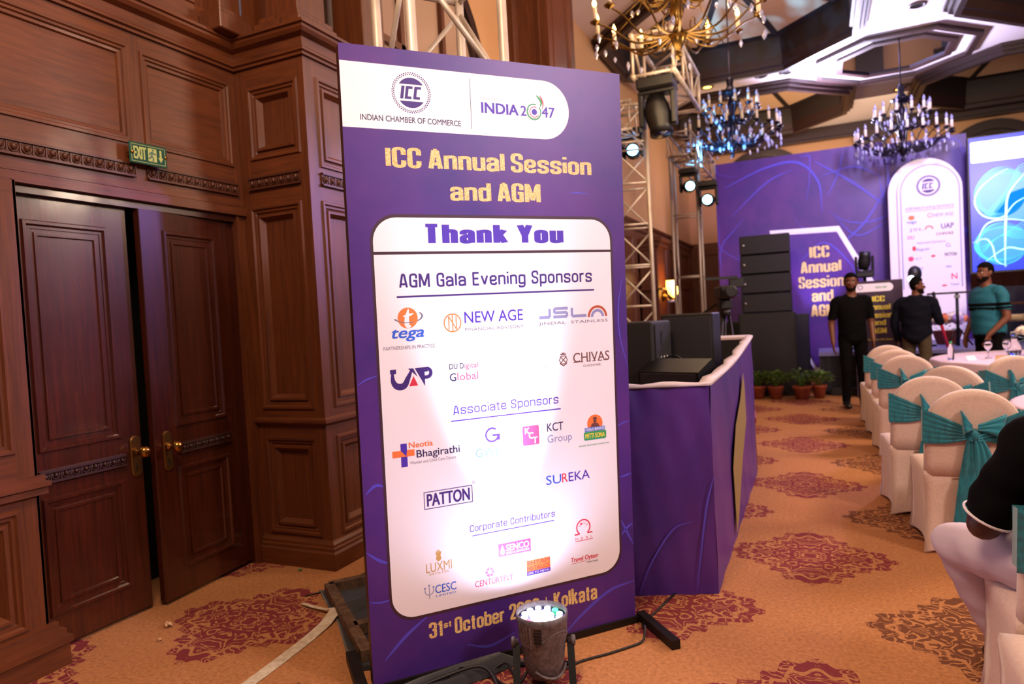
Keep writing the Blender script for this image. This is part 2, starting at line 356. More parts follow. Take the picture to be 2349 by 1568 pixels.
# heavy block letters drawn with a broad pen: polylines in a unit box; R = rounded corners, S = sharp; X = x-height letter
GL = {
 'I': (0, 'A', [('S', [(.5, 0), (.5, 1)])]), 'l': (0, 'A', [('S', [(.5, 0), (.5, 1)])]), 'i': (0, 'X', [('S', [(.5, 0), (.5, 1)]), ('S', [(.5, 1.28), (.5, 1.5)])]),
 'C': (1, 'A', [('R', [(1, .66), (1, 1), (0, 1), (0, 0), (1, 0), (1, .34)])]), 'c': (1, 'X', [('R', [(1, .62), (1, 1), (0, 1), (0, 0), (1, 0), (1, .38)])]),
 'G': (1, 'A', [('R', [(1, .66), (1, 1), (0, 1), (0, 0), (1, 0)]), ('S', [(1, -.06), (1, .47), (.5, .47)])]),
 'A': (1.1, 'A', [('S', [(0, -.05), (.36, 1)]), ('S', [(1, -.05), (.64, 1)]), ('S', [(.3, 1), (.7, 1)]), ('S', [(.18, .22), (.82, .22)])]),
 'M': (1.5, 'A', [('S', [(0, -.06), (0, 1.06)]), ('S', [(1, -.06), (1, 1.06)]), ('S', [(.08, 1), (.5, .05)]), ('S', [(.92, 1), (.5, .05)])]),
 'n': (1, 'X', [('S', [(0, -.08), (0, 1.08)]), ('R', [(0, .93), (.35, 1), (1, 1), (1, -.08)])]), 'u': (1, 'X', [('S', [(1, -.08), (1, 1.08)]), ('R', [(0, 1.08), (0, 0), (.65, 0), (1, .07)])]),
 'h': (1, 'A', [('S', [(0, -.06), (0, 1.06)]), ('R', [(0, .62), (.35, .68), (1, .68), (1, -.06)])]),
 'a': (1, 'X', [('R', [(.02, .70), (.02, 1), (1, 1), (1, -.08)]), ('R', [(1, .56), (0, .52), (0, 0), (.6, 0), (1, .1)])]),
 'e': (1, 'X', [('R', [(.05, .47), (1, .47), (1, 1), (0, 1), (0, 0), (1, 0), (1, .24)])]), 'o': (1, 'X', [('C', [(0, 0), (1, 0), (1, 1), (0, 1)])]), 'O': (1.05, 'A', [('C', [(0, 0), (1, 0), (1, 1), (0, 1)])]),
 's': (1, 'X', [('R', [(1, .70), (1, 1), (0, 1), (0, .56), (1, .44), (1, 0), (0, 0), (0, .30)])]), 'S': (1, 'A', [('R', [(1, .70), (1, 1), (0, 1), (0, .55), (1, .45), (1, 0), (0, 0), (0, .30)])]),
 'd': (1, 'X', [('S', [(1, -.08), (1, 1.52)]), ('R', [(1, .95), (.6, 1), (0, 1), (0, 0), (.6, 0), (1, .05)])]), 'b': (1, 'X', [('S', [(0, -.08), (0, 1.52)]), ('R', [(0, .95), (.4, 1), (1, 1), (1, 0), (.4, 0), (0, .05)])]),
 'p': (1, 'X', [('S', [(0, -.5), (0, 1.08)]), ('R', [(0, .95), (.4, 1), (1, 1), (1, 0), (.4, 0), (0, .05)])]), 'g': (1, 'X', [('R', [(1, 1.08), (1, -.42), (0, -.42), (0, -.2)]), ('R', [(1, .95), (.6, 1), (0, 1), (0, 0), (.6, 0), (1, .05)])]),
 'r': (.62, 'X', [('S', [(0, -.08), (0, 1.08)]), ('S', [(0, .8), (.5, .98), (1.15, 1)])]), 't': (.55, 'X', [('R', [(.45, 1.4), (.45, 0), (1.2, 0)]), ('S', [(-.3, 1), (1.2, 1)])]), 'k': (1, 'A', [('S', [(0, -.06), (0, 1.06)]), ('S', [(.1, .32), (.95, .74)]), ('S', [(.35, .44), (1, -.05)])]),
 'K': (1.1, 'A', [('S', [(0, -.06), (0, 1.06)]), ('S', [(.1, .40), (.95, 1.06)]), ('S', [(.35, .55), (1, -.06)])]), 'T': (1.15, 'A', [('S', [(.5, -.06), (.5, 1)]), ('S', [(-.1, 1), (1.1, 1)])]), 'Y': (1.15, 'A', [('S', [(.5, -.06), (.5, .45)]), ('S', [(-.02, 1.06), (.5, .4)]), ('S', [(1.02, 1.06), (.5, .4)])]),
 'E': (.9, 'A', [('S', [(0, -.06), (0, 1.06)]), ('S', [(0, 1), (1.1, 1)]), ('S', [(0, .52), (1, .52)]), ('S', [(0, 0), (1.1, 0)])]), 'v': (1, 'X', [('S', [(-.02, 1.08), (.5, .0)]), ('S', [(1.02, 1.08), (.5, .0)])]),
 '3': (1, 'A', [('R', [(0, .72), (0, 1), (1, 1), (1, .52), (.42, .52)]), ('R', [(.42, .52), (1, .50), (1, 0), (0, 0), (0, .28)])]), '1': (.5, 'A', [('S', [(.8, -.06), (.8, 1.06)]), ('S', [(-.2, .78), (.7, .96)])]), '2': (1, 'A', [('R', [(0, .68), (0, 1), (1, 1), (1, .62), (.1, .02)]), ('S', [(-.05, 0), (1.08, 0)])]), '0': (1, 'A', [('C', [(0, 0), (1, 0), (1, 1), (0, 1)])]),
}
def rounded(P, r, closed):
    n = len(P); out = []
    for i, p in enumerate(P):
        if not closed and i in (0, n - 1): out.append(p); continue
        a, c = P[i - 1], P[(i + 1) % n]; u = (a - p); w = (c - p); q = min(r, u.length * .5, w.length * .5)
        s0, s1 = p + u.normalized() * q, p + w.normalized() * q
        for k in range(7): t = k / 6; out.append(s0 * (1 - t) ** 2 + p * (2 * t * (1 - t)) + s1 * t * t)
    return out
def block(b, s, x0, x1, y0, y1, z, stem, hbar, wide=1.0, xh=.68, gap=.32, corner=1.3, space=.9, part=None):
    """stem and hbar: pen widths as shares of the cap height"""
    H = y1 - y0; wds = []; unit = H * .42 * wide
    for ch in s:
        wds.append(None if ch == ' ' else GL[ch][0])
    sw, hb = stem * H, hbar * H
    total = sum((sw + w * (unit - sw) if w is not None else space * sw) for w in wds) + gap * sw * (len(s) - 1)
    k = (x1 - x0) / total; x = x0; q = sw / hb; zn = 0
    for ch, w in zip(s, wds):
        if w is None:
            x += (space * sw + gap * sw) * k
            if part: b.build(*part); b = mb(b.ms[0].name)
            continue
        cw = sw + w * (unit - sw); hgt = H * xh if GL[ch][1] == 'X' else H
        for kind, P in GL[ch][2]:
            C = [V3(((sw / 2 + px * (cw - sw)), (hb / 2 + py * (hgt - hb)) * q, 0)) for px, py in P]
            if kind != 'S': C = rounded(C, sw * corner, kind == 'C')
            cl = kind == 'C'; m = len(C); vs = []; zn += 1; zz = z + 6e-5 * (zn % 4) * max(1, H / .1)
            for i, p in enumerate(C):
                a = C[i - 1] if (i or cl) else p; c = C[(i + 1) % m] if (i < m - 1 or cl) else p
                d1 = (p - a).normalized() if (p - a).length > 1e-9 else None; d2 = (c - p).normalized() if (c - p).length > 1e-9 else None
                d1 = d1 or d2; d2 = d2 or d1; n1 = V3((-d1.y, d1.x, 0)); n2 = V3((-d2.y, d2.x, 0)); nn = n1 + n2; nn = nn / max(nn.dot(n1), .5)
                for sgn in (1, -1): r_ = p + nn * sgn * sw / 2; vs.append((x + r_.x * k, y0 + r_.y / q, zz))
            b.add(vs, [(2 * i, 2 * i + 1, (2 * i + 3) % (2 * m), (2 * i + 2) % (2 * m)) for i in range(m if cl else m - 1)], False)
        x += (cw + gap * sw) * k
    return b.build(*part) if part else b
def disc(b, x, y, r, z, n=28, ry=None): return b.poly([(x + r * cos(2 * pi * k / n), y + (ry or r) * sin(2 * pi * k / n), z) for k in range(n)])
def arcband(b, x, y, r, w, z, a0=0, a1=360, n=32, ry=1.0):
    P = [(R(a0 + (a1 - a0) * k / n)) for k in range(n + 1)]
    vs = [(x + q * cos(a), y + q * sin(a) * ry, z) for a in P for q in (r - w / 2, r + w / 2)]
    return b.add(vs, [(2 * k, 2 * k + 1, 2 * k + 3, 2 * k + 2) for k in range(n)], False)
ZS = [0.0, 0]
def ribbon(b, pts, w, z, n=24):
    """smooth printed line through points (Catmull-Rom), tapered at its ends"""
    ZS[1] += 1; z += ZS[0] * (ZS[1] % 48)
    P = [V3((x, y, 0)) for x, y in pts]; P = [P[0] * 2 - P[1]] + P + [P[-1] * 2 - P[-2]]; C = []
    for i in range(1, len(P) - 2):
        for k in range(n):
            t = k / n; a, b_, c, d = P[i - 1], P[i], P[i + 1], P[i + 2]
            C.append(.5 * ((2 * b_) + (c - a) * t + (2 * a - 5 * b_ + 4 * c - d) * t * t + (3 * b_ - a - 3 * c + d) * t ** 3))
    C.append(P[-2]); vs = []
    for i, p in enumerate(C):
        t = (C[min(i + 1, len(C) - 1)] - C[max(i - 1, 0)]); t = V3((-t.y, t.x, 0)).normalized()
        k = w / 2 * (0.25 + 0.75 * sin(pi * i / (len(C) - 1)))
        vs += [(p.x + t.x * k, p.y + t.y * k, z), (p.x - t.x * k, p.y - t.y * k, z)]
    return b.add(vs, [(2 * i, 2 * i + 1, 2 * i + 3, 2 * i + 2) for i in range(len(C) - 1)], False)
def rrect(x0, y0, x1, y1, r, n=8):
    o = []
    for cx, cy, a in ((x1 - r, y0 + r, -90), (x1 - r, y1 - r, 0), (x0 + r, y1 - r, 90), (x0 + r, y0 + r, 180)):
        o += [(cx + r * cos(R(a + 90 * k / n)), cy + r * sin(R(a + 90 * k / n))) for k in range(n + 1)]
    return o

# ------------------------------------------------------------------ the room
def panel_wall(b, u0, u1, v0, v1, panels, prof, wood_m='mahogany', rail_m='mahogany_rail', z=0.0, in_m=None):
    us = sorted({u0, u1, *[p[0] for p in panels], *[p[2] for p in panels]}); vs = sorted({v0, v1, *[p[1] for p in panels], *[p[3] for p in panels]})
    for i in range(len(us) - 1):
        for j in range(len(vs) - 1):
            a, c, e, d = us[i], us[i + 1], vs[j], vs[j + 1]; mu, mv = (a + c) / 2, (e + d) / 2
            if any(p[0] < mu < p[2] and p[1] < mv < p[3] for p in panels): continue
            b.use(rail_m if (c - a) > (d - e) * 1.2 else wood_m); b.poly([(a, e, z), (c, e, z), (c, d, z), (a, d, z)])
    for p in panels:
        loops = [[(p[0] + q, p[1] + q, z + h), (p[2] - q, p[1] + q, z + h), (p[2] - q, p[3] - q, z + h), (p[0] + q, p[3] - q, z + h)] for q, h in prof]
        for i in range(len(loops) - 1):
            for k in range(4):
                b.use(rail_m if k in (0, 2) else wood_m)
                b.poly([loops[i][k], loops[i][(k + 1) % 4], loops[i + 1][(k + 1) % 4], loops[i + 1][k]])
        b.use(in_m or wood_m); b.poly(loops[-1])
def profile_run(b, pts, prof, closed=False):
    """sweep a moulding profile [(out, height)] along a level polyline; the wall is on the left hand, the moulding sticks out to the right"""
    n = len(pts); rings = []
    for i, p in enumerate(pts):
        p = V3((*p, 0)); a = V3((*pts[i - 1], 0)) if i > 0 else None; c = V3((*pts[i + 1], 0)) if i < n - 1 else None
        d1 = (p - a).normalized() if a is not None else (c - p).normalized(); d2 = (c - p).normalized() if c is not None else d1
        n1 = V3((d1.y, -d1.x, 0)); n2 = V3((d2.y, -d2.x, 0)); m = n1 + n2; m = m / max(m.dot(n1), .2)
        rings.append([(p.x + m.x * o, p.y + m.y * o, h) for o, h in prof])
    return b.loft(rings, True, True, False)
def carved(b, u0, u1, v0, v1, z, step=.058):
    """egg and dart strip"""
    b.box(((u0 + u1) / 2, (v0 + v1) / 2, z + .004), (u1 - u0, v1 - v0, .012))
    for v in (v0 + .006, v1 - .006): b.box(((u0 + u1) / 2, v, z + .012), (u1 - u0, .011, .018))
    n = max(1, round((u1 - u0) / step)); st = (u1 - u0) / n; c = (v0 + v1) / 2; h = (v1 - v0)
    for i in range(n):
        x = u0 + st * (i + .5)
        b.ell((x, c + h * .04, z + .012), (st * .2, h * .24, .014), 8, 5)
        b.tube([(x + st * .36 * cos(a), c + h * .06 + h * .34 * sin(a), z + .014) for a in [R(155 + 230 * k / 7) for k in range(8)]], .0042, 4)
        b.bar((x + st * .5, c - h * .3, z + .012), (x + st * .5, c + h * .3, z + .012), .006, .01)

WP = [(0, 0), (.004, .010), (.018, .010), (.024, .002), (.036, .002), (.042, -.008), (.056, -.010), (.062, -.022)]
DP = [(0, 0), (.006, .012), (.020, .012), (.028, .000), (.040, .000), (.046, -.010), (.054, -.012), (.058, .004), (.072, .004), (.094, -.030)]
XW = -3.30      # face of the door bay
fl = mb('carpet'); fl.poly([(-4, -1.0, 0), (7, -1.0, 0), (7, 21, 0), (-4, 21, 0)]); struct(fl.build('floor'))

FL = lambda x, y=0.0: frame((x, y, 0), (0, 1, 0), (0, 0, 1), (1, 0, 0))       # a wall face looking towards +x
FY = lambda y, x=0.0: frame((x, y, 0), (1, 0, 0), (0, 0, 1), (0, -1, 0))      # a wall face looking towards the camera (-y)
# left wall above and beside the doors
b = MB().at(FL(XW))
panel_wall(b, -.2, 3.27, 2.19, 3.12, [(1.55, 2.49, 2.545, 3.02), (2.605, 2.49, 3.225, 3.01)], WP, in_m='mahogany_rail')
b.use('mahogany_rail'); b.box((2.55, 2.215, .018), (1.44, .05, .036)); b.box((2.55, 2.262, .008), (1.44, .03, .016))
b.use('mahogany').box((3.235, 1.09, -.005), (.07, 2.2, .03)); b.box((3.205, 1.09, .006), (.018, 2.2, .03))
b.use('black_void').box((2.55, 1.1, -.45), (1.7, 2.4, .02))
b.use('mahogany_door').box((2.55, 2.172, -.06), (1.44, .04, .12)); b.box((3.21, 1.09, -.07), (.03, 2.18, .10))
struct(b.build('wall_left'))
b = MB().use('carved_wood').at(FL(XW)); carved(b, 1.55, 2.53, 2.315, 2.39, 0); carved(b, 2.605, 3.235, 2.315, 2.39, 0); struct(b.build('trim_1'))
# the pilaster to the left of the doors
b = MB().at(FL(XW + .07))
panel_wall(b, -.3, 1.885, 0, 2.19, [(.9, .98, 1.80, 2.12), (.9, .2, 1.80, .74)], DP)
b.use('mahogany').box((1.88, 1.1, -.07), (.012, 2.19, .14))
for o, v, h in ((.03, .80, .03), (.045, .83, .02), (.022, .855, .03)): b.use('mahogany_rail').box((.80, v, o / 2), (2.19 + o, h, o))
b.use('mahogany_rail')
for o, v, h in ((.07, .055, .11), (.085, .12, .03), (.06, .15, .03), (.03, .18, .03)): b.box((.80, v, o / 2), (2.19 + o, h, o))
struct(b.build('wall_pilaster'))
# the pier to the right of the doors: one face towards the camera, one towards the room
PX = -2.75; PY = 3.27; PD = 1.05
b = MB().at(FY(PY))
panel_wall(b, XW - .1, PX, 0, 3.12, [(-3.20, 2.52, -2.80, 2.97), (-3.235, .97, -2.82, 2.24), (-3.235, .185, -2.82, .80)], DP)
b.at(FL(PX)); panel_wall(b, PY, PY + PD, 0, 3.12, [(3.37, 2.44, 4.2, 2.99), (3.36, .97, 4.2, 2.24), (3.36, .185, 4.2, .80)], DP)
b.at(frame((0, PY + PD, 0), (-1, 0, 0), (0, 0, 1), (0, 1, 0))); panel_wall(b, -PX, 3.4, 0, 3.12, [(2.8, .97, 3.2, 2.24)], DP)
struct(b.build('wall_pier'))
b = MB().use('carved_wood').at(FY(PY)); carved(b, -3.22, -2.815, 2.34, 2.42, 0); b.at(FL(PX)); carved(b, 3.37, 4.2, 2.33, 2.41, 0); struct(b.build('trim_2'))
run = [(XW, PY), (PX, PY), (PX, PY + PD), (XW, PY + PD)]
run_all = [(XW, 0.0), (XW, PY), (PX, PY), (PX, PY + PD), (XW, PY + PD), (XW, 7.55), (PX, 7.55), (PX, 8.5), (XW, 8.5), (XW, 20)]
CORN = [(0, 3.09), (.018, 3.09), (.018, 3.105), (.032, 3.112), (.032, 3.125), (.022, 3.135), (.022, 3.19), (.055, 3.205), (.07, 3.225), (.07, 3.24), (.085, 3.245), (.085, 3.262), (0, 3.262)]
b = mb('mahogany_rail'); profile_run(b, run_all, CORN); struct(b.build('trim_3'))
b = mb('mahogany_rail'); profile_run(b, run, [(0, .875), (.012, .875), (.03, .89), (.03, .905), (.016, .912), (0, .92)]); struct(b.build('trim_4'))
b = mb('mahogany_rail'); profile_run(b, run, [(0, 0), (.05, 0), (.05, .10), (.04, .112), (.04, .128), (.028, .135), (.028, .15), (.012, .165), (0, .17)]); struct(b.build('baseboard_left'))
# upper storey: panelled wall over the doors, plinths and square posts on the cornice
b = MB().at(FL(XW - .02)); panel_wall(b, -.2, 3.27, 3.25, 5.9, [(1.2, 3.42, 3.02, 5.6)], DP); struct(b.build('wall_left_upper'))
def upper_post(y, x, w, d, zt=6.0):
    c = (x, y); q = MB().use('mahogany')
    for k, (e, z0, z1) in enumerate(((.05, 3.26, 3.36), (.03, 3.36, 3.40), (0, 3.40, zt))):
        q.box((c[0], c[1], (z0 + z1) / 2), (d + 2 * e, w + 2 * e, z1 - z0), 0, .006)
    return q
q = upper_post(3.17, XW + .03, .16, .16); struct(q.build('column'))
q = upper_post(3.48, -2.96, .26, .26); struct(q.build('column'))
q = upper_post(4.15, -2.96, .26, .26); struct(q.build('column'))
b = MB().at(FL(XW + .1)); panel_wall(b, 3.27, 4.32, 3.26, 6.0, [(3.5, 3.5, 4.1, 5.7)], WP, 'mahogany', 'mahogany'); struct(b.build('wall_left_gallery'))
# arched bay between the two piers
def arch_wall(b, u0, u1, v0, v1, uc, r, spring, sill, n=24):
    A = [(uc + r * cos(R(180 * k / n)), spring + r * sin(R(180 * k / n))) for k in range(n + 1)]
    b.poly([(u0, v0, 0), (u0, v1, 0), (uc, v1, 0), *[(a, c, 0) for a, c in A[n // 2:]], (uc - r, sill, 0), (uc - r, v0, 0)][::-1])
    b.poly([(uc, v1, 0), (u1, v1, 0), (u1, v0, 0), (uc + r, v0, 0), (uc + r, sill, 0), *[(a, c, 0) for a, c in A[:n // 2 + 1]]][::-1])
b = mb('beige_wall').at(FL(XW)); arch_wall(b, 4.3, 7.56, 3.26, 6.0, 5.62, 1.30, 3.9, 3.26); struct(b.build('wall_left_arch'))
b = MB().at(FL(XW)); panel_wall(b, 4.3, 7.56, 0, 3.1, [(4.5, .97, 7.3, 2.9), (4.5, .2, 7.3, .8)], DP); struct(b.build('wall_left_bay'))
b = mb('coffer_wood').at(FL(XW))
for r, w, z in ((1.28, .10, .03), (1.20, .08, .05), (1.12, .08, .02)):
    prof = []
    pts = [(5.62 + r * cos(R(a)), 3.9 + r * sin(R(a))) for a in range(0, 181, 9)]; pts = [(5.62 + r, 3.27)] + pts + [(5.62 - r, 3.27)]
    rings = []
    for i, (u, v) in enumerate(pts):
        a = R(max(0, min(180, (i - 1) * 9))); n = (cos(a), sin(a))
        rings.append([(u + n[0] * w / 2, v + n[1] * w / 2, -.03), (u + n[0] * w / 2, v + n[1] * w / 2, z), (u - n[0] * w / 2, v - n[1] * w / 2, z), (u - n[0] * w / 2, v - n[1] * w / 2, -.03)])
    b.loft(rings, True, True, False)
struct(b.build('trim_5'))
mat('window_pane', '#b79a86', .12, coat=.5)  # beige of the reflected room is put into the pane colour
wn = struct(mb('window_pane').at(FL(XW - .02)).poly([(5.62 + 1.1 * cos(R(a)), 3.9 + 1.1 * sin(R(a)), 0) for a in range(0, 181, 9)] + [(4.52, 3.26, 0), (6.72, 3.26, 0)]).build('window_1'))
b = mb('mahogany').at(FL(XW))
for u in (5.25, 6.0): b.box((u, 4.1, 0), (.06, 1.75, .05))
for v in (3.9,): b.box((5.62, v, 0), (2.2, .06, .05))
b.build('muntin', wn)
# second pier and the far part of the left wall
b = MB().at(FY(7.55)); panel_wall(b, XW - .1, PX, 0, 6.0, [(-3.2, .97, -2.85, 2.9), (-3.2, 3.45, -2.85, 5.7)], WP)
b.at(FL(PX)); panel_wall(b, 7.55, 8.5, 0, 6.0, [(7.7, .97, 8.35, 2.9), (7.7, 3.45, 8.35, 5.7)], WP)
b.use('mahogany').box((-8.02, 5.75, .04), (0.01, .3, .01))
struct(b.build('wall_pier'))
b = MB().at(FL(XW)); panel_wall(b, 8.5, 20, 0, 3.1, [(8.7 + 1.6 * k, z0, 10.1 + 1.6 * k, z1) for k in range(7) for z0, z1 in ((.95, 2.05), (2.2, 2.95))], WP)
b.use('beige_wall').poly([(8.5, 3.1, 0), (20, 3.1, 0), (20, 6, 0), (8.5, 6, 0)]); struct(b.build('wall_left_far'))
# engaged wooden column with a capital that carries the wall sconce
b = MB(); b.use('mahogany').box((-3.1, 14.0, 1.5), (.36, .7, 2.6), 0, .01)
for e, z, h in ((.03, .12, .24), (.03, 2.72, .06), (.07, 2.80, .10), (.12, 2.89, .08), (.10, 1.9, .03)): b.use('mahogany_rail').box((-3.1, 14.0, z), (.36 + 2 * e, .7 + 2 * e, h))
struct(b.build('column'))
# end wall behind the stage
b = MB().at(FY(20.0)); panel_wall(b, -4, 8, 0, 3.3, [(-3.2 + 1.9 * k, .95, -1.6 + 1.9 * k, 3.0) for k in range(6)], WP); struct(b.build('wall_back'))
b = mb('beige_wall').at(FY(20.0)); arch_wall(b, -4, 1.3, 3.3, 6.0, -1.28, 1.0, 4.55, 3.3); arch_wall(b, 1.3, 8, 3.3, 6.0, 3.95, 1.0, 4.45, 3.3); struct(b.build('wall_back_upper'))
b = mb('coffer_wood').at(FY(20.0))
for uc, sp in ((-1.28, 4.55), (3.95, 4.45)):
    for r, w, z in ((1.12, .12, .05), (1.0, .12, .09), (.88, .10, .04)):
        rings = []
        for a in range(0, 181, 9):
            n = (cos(R(a)), sin(R(a)))
            rings.append([(uc + n[0] * (r + q), sp + n[1] * (r + q), h) for q, h in ((w / 2, -.03), (w / 2, z), (-w / 2, z), (-w / 2, -.03))])
        b.loft(rings, True, True, False)
b.use('coffer_dark')
for uc, sp in ((-1.28, 4.55), (3.95, 4.45)): b.poly([(uc + .95 * cos(R(a)), sp + .95 * sin(R(a)), -.1) for a in range(0, 181, 9)])
struct(b.build('trim_6'))
b = mb('coffer_wood'); b.box((2.0, 19.85, 5.86), (12, .3, .28)); b.box((2.0, 19.80, 5.70), (12, .2, .06)); b.box((1.35, 19.85, 4.6), (.62, .34, 2.4)); b.box((1.35, 19.8, 5.62), (.8, .44, .22)); struct(b.build('beam'))

# ceiling on a grid of octagonal coffers (centres 5.3 m and 5.1 m apart), apothem 1.95 m
CZ = 6.0; AP = 1.95
def octv(cx, cy, ap, z):
    h = ap * .4142
    return [(cx + ap, cy - h, z), (cx + ap, cy + h, z), (cx + h, cy + ap, z), (cx - h, cy + ap, z), (cx - ap, cy + h, z), (cx - ap, cy - h, z), (cx - h, cy - ap, z), (cx + h, cy - ap, z)]
cells = [(-1.25, 6.95), (-1.25, 12.05), (-1.25, 17.2), (4.05, 6.95), (4.05, 12.05), (4.05, 17.4), (-1.25, 1.85), (4.05, 1.85)]
b = mb('ceiling_white')
for cx, cy in cells:
    x0, x1, y0, y1 = (-3.9 if cx < 0 else 1.4), (1.4 if cx < 0 else 7.0), cy - 2.55, cy + 2.55
    if cy > 17: y1 = 20.05; y0 = 14.6
    o = octv(cx, cy, AP, CZ); Q = [(x1, y0, CZ), (x1, y1, CZ), (x0, y1, CZ), (x0, y0, CZ)]
    b.poly([o[1], o[0], Q[0], Q[1]]); b.poly([o[2], o[1], Q[1]]); b.poly([o[3], o[2], Q[1], Q[2]]); b.poly([o[4], o[3], Q[2]])
    b.poly([o[5], o[4], Q[2], Q[3]]); b.poly([o[6], o[5], Q[3]]); b.poly([o[7], o[6], Q[3], Q[0]]); b.poly([o[0], o[7], Q[0]])
struct(b.build('ceiling'))
def oct_ring(b, cx, cy, prof):
    return b.loft([octv(cx, cy, a, z) for a, z in prof], False, True, False)
for i, (cx, cy) in enumerate(cells):
    b = MB().use('coffer_wood')
    oct_ring(b, cx, cy, [(AP + .16, CZ), (AP + .16, CZ - .06), (AP + .10, CZ - .06), (AP + .10, CZ - .12), (AP + .03, CZ - .12), (AP + .03, CZ - .19), (AP - .06, CZ - .19), (AP - .06, CZ - .10), (AP - .10, CZ - .08), (AP - .10, CZ + .08)])
    b.use('coffer_dark'); oct_ring(b, cx, cy, [(AP - .10, CZ + .08), (AP - .16, CZ + .42), (AP - .30, CZ + .45)])
    b.use('beige_panel'); oct_ring(b, cx, cy, [(AP - .30, CZ + .45), (.2, CZ + .95)]); b.poly(octv(cx, cy, .2, CZ + .95))
    b.use('coffer_dark')
    for (x, y, z) in octv(cx, cy, AP - .30, CZ + .44): b.bar((x, y, z), (cx + (x - cx) * .12, cy + (y - cy) * .12, CZ + .93), .09, .08)
    struct(b.build('ceiling_coffer'))
# small octagons with a mirrored middle between the coffers
for i, (cx, cy) in enumerate(((1.42, 14.9), (1.42, 9.6))):
    b = MB().use('coffer_wood'); oct_ring(b, cx, cy, [(1.33, CZ), (1.33, CZ - .07), (1.22, CZ - .07), (1.22, CZ)])
    oct_ring(b, cx, cy, [(.98, CZ), (.98, CZ - .05), (.86, CZ - .05), (.86, CZ - .012)])
    b.use('mirror_glass').poly(octv(cx, cy, .87, CZ - .012)[::-1])
    struct(b.build('ceiling_panel'))
for i, (x, y, lit) in enumerate(((-.9, 14.62, 0), (.25, 14.35, 0), (-.45, 14.7, 0), (1.55, 12.55, 0), (1.75, 17.3, 1), (-1.95, 14.7, 1), (1.8, 17.05, 0), (3.6, 14.3, 0))):
    b = mb('coffer_wood' if not lit else 'brass_old').lathe([(.13, CZ), (.13, CZ - .015), (.09, CZ - .015), (.085, CZ - .004)], 16, (x, y, 0), False)
    o = b.build('downlight'); 
    tag(o, ('lit round downlight in the ceiling %s' % ('above the moving head light by the near truss' if x < 0 else 'left of the far chandelier rod')) if lit else
        'dark round %s in the white ceiling' % ['vent left of the middle chandelier rod', 'vent between middle chandelier and small octagon', 'vent just right of the middle chandelier rod', 'downlight between large coffer and upper small octagon', '', '', 'vent near the lit downlight behind far chandelier', 'vent right of the small octagon'][i], 'downlight')
    l = mb('shade_glow' if lit else 'black_metal').poly([(x + .085 * cos(2 * pi * k / 16), y + .085 * sin(2 * pi * k / 16), CZ - .006) for k in range(16)][::-1]); q = l.build('lens', o)

# ------------------------------------------------------------------ doors
def door(name, label, w, M, panels, strip, hx, gap=0.0):
    root = struct(MB().use('mahogany_door').box((w / 2, 1.085, -.024), (w, 2.13, .04), 0, .003).build(name)); root.matrix_world = M; root['label'] = label
    b = MB(); panel_wall(b, 0, w, .02, 2.15, panels, DP, 'mahogany_door', 'mahogany_door', z=.0); b.build('door_face', root)
    b = mb('carved_dark'); carved(b, *strip, 0, .05); b.build('carved_strip', root)
    h = mb('brass_old'); P = [(hx + (x) , .835 + y) for x, y in rrect(-.03, -.11, .03, .11, .029)]
    h.loft([[(x, y, .0) for x, y in P], [(x, y, .006) for x, y in P], [(hx + (x - hx) * .8, .835 + (y - .835) * .95, .010) for x, y in P]], True, True, False)
    h.use('black_void').box((hx, .775, .0105), (.008, .034, .002))
    hd = h.build('door_handle', root)
    k = MB().use('brass_knob').at(Matrix.Translation((hx, .862, 0)))
    k.lathe([(.020, .008), (.020, .022), (.009, .028), (.009, .048), (.020, .056), (.030, .070), (.031, .082), (.024, .096), (.008, .101)], 18); k.build('knob', hd)
    return root
door('door_1', 'left leaf of the double panelled mahogany door', .585, frame((XW - .045, 1.905, 0), (0, 1, 0), (0, 0, 1), (1, 0, 0)), [(.055, .945, .475, 2.04), (.055, .165, .475, .73)], (.05, .485, .80, .86), .545)
a2 = R(4.5)
door('door_2', 'right leaf of the double panelled mahogany door standing slightly open', .67, frame((XW + .012, 2.53, 0), (-sin(a2), cos(a2), 0), (0, 0, 1), (cos(a2), sin(a2), 0)), [(.14, .955, .53, 2.05), (.14, .16, .53, .735)], (.15, .54, .805, .862), .075)

# ------------------------------------------------------------------ exit sign
M = frame((XW + .045, 2.475, 2.385), V3((0.06, 1, 0)), (0, 0, 1)); ex = thing('exit_sign', 'green glowing EXIT sign with running figure above the double door', 'sign', M)
mat('exit_green', '#1f5a4a', 0.4); mat('exit_glow', '#a9b26c', 0.6, emit=.05, ecol='#cfd889', spec=.2); mat('acrylic', '#1c4a3c', 0.6, spec=.2)
mb('acrylic').box((.105, .052, .003), (.215, .112, .006), 0, .002).build('plate', ex)
b = mb('exit_glow').at(Matrix.Translation((0, 0, .0066)))
for x0, y0, x1, y1 in ((.008, .006, .202, .0085), (.008, .0955, .202, .098), (.008, .006, .0105, .098), (.1995, .006, .202, .098)): b.poly([(x0, y0, 0), (x1, y0, 0), (x1, y1, 0), (x0, y1, 0)])
b.build('border', ex)
b = mb('exit_glow').at(Matrix.Translation((0, 0, .0068))); text(b, 'EXIT', .020, .092, .020, .086, 0, .03); b.build('lettering', ex)
b = mb('exit_glow').at(Matrix.Translation((0, 0, .0068))); b.poly([(.102, .018, 0), (.152, .018, 0), (.152, .088, 0), (.102, .088, 0)]); b.use('exit_green')
disc(b, .131, .079, .006, .0006, 12)
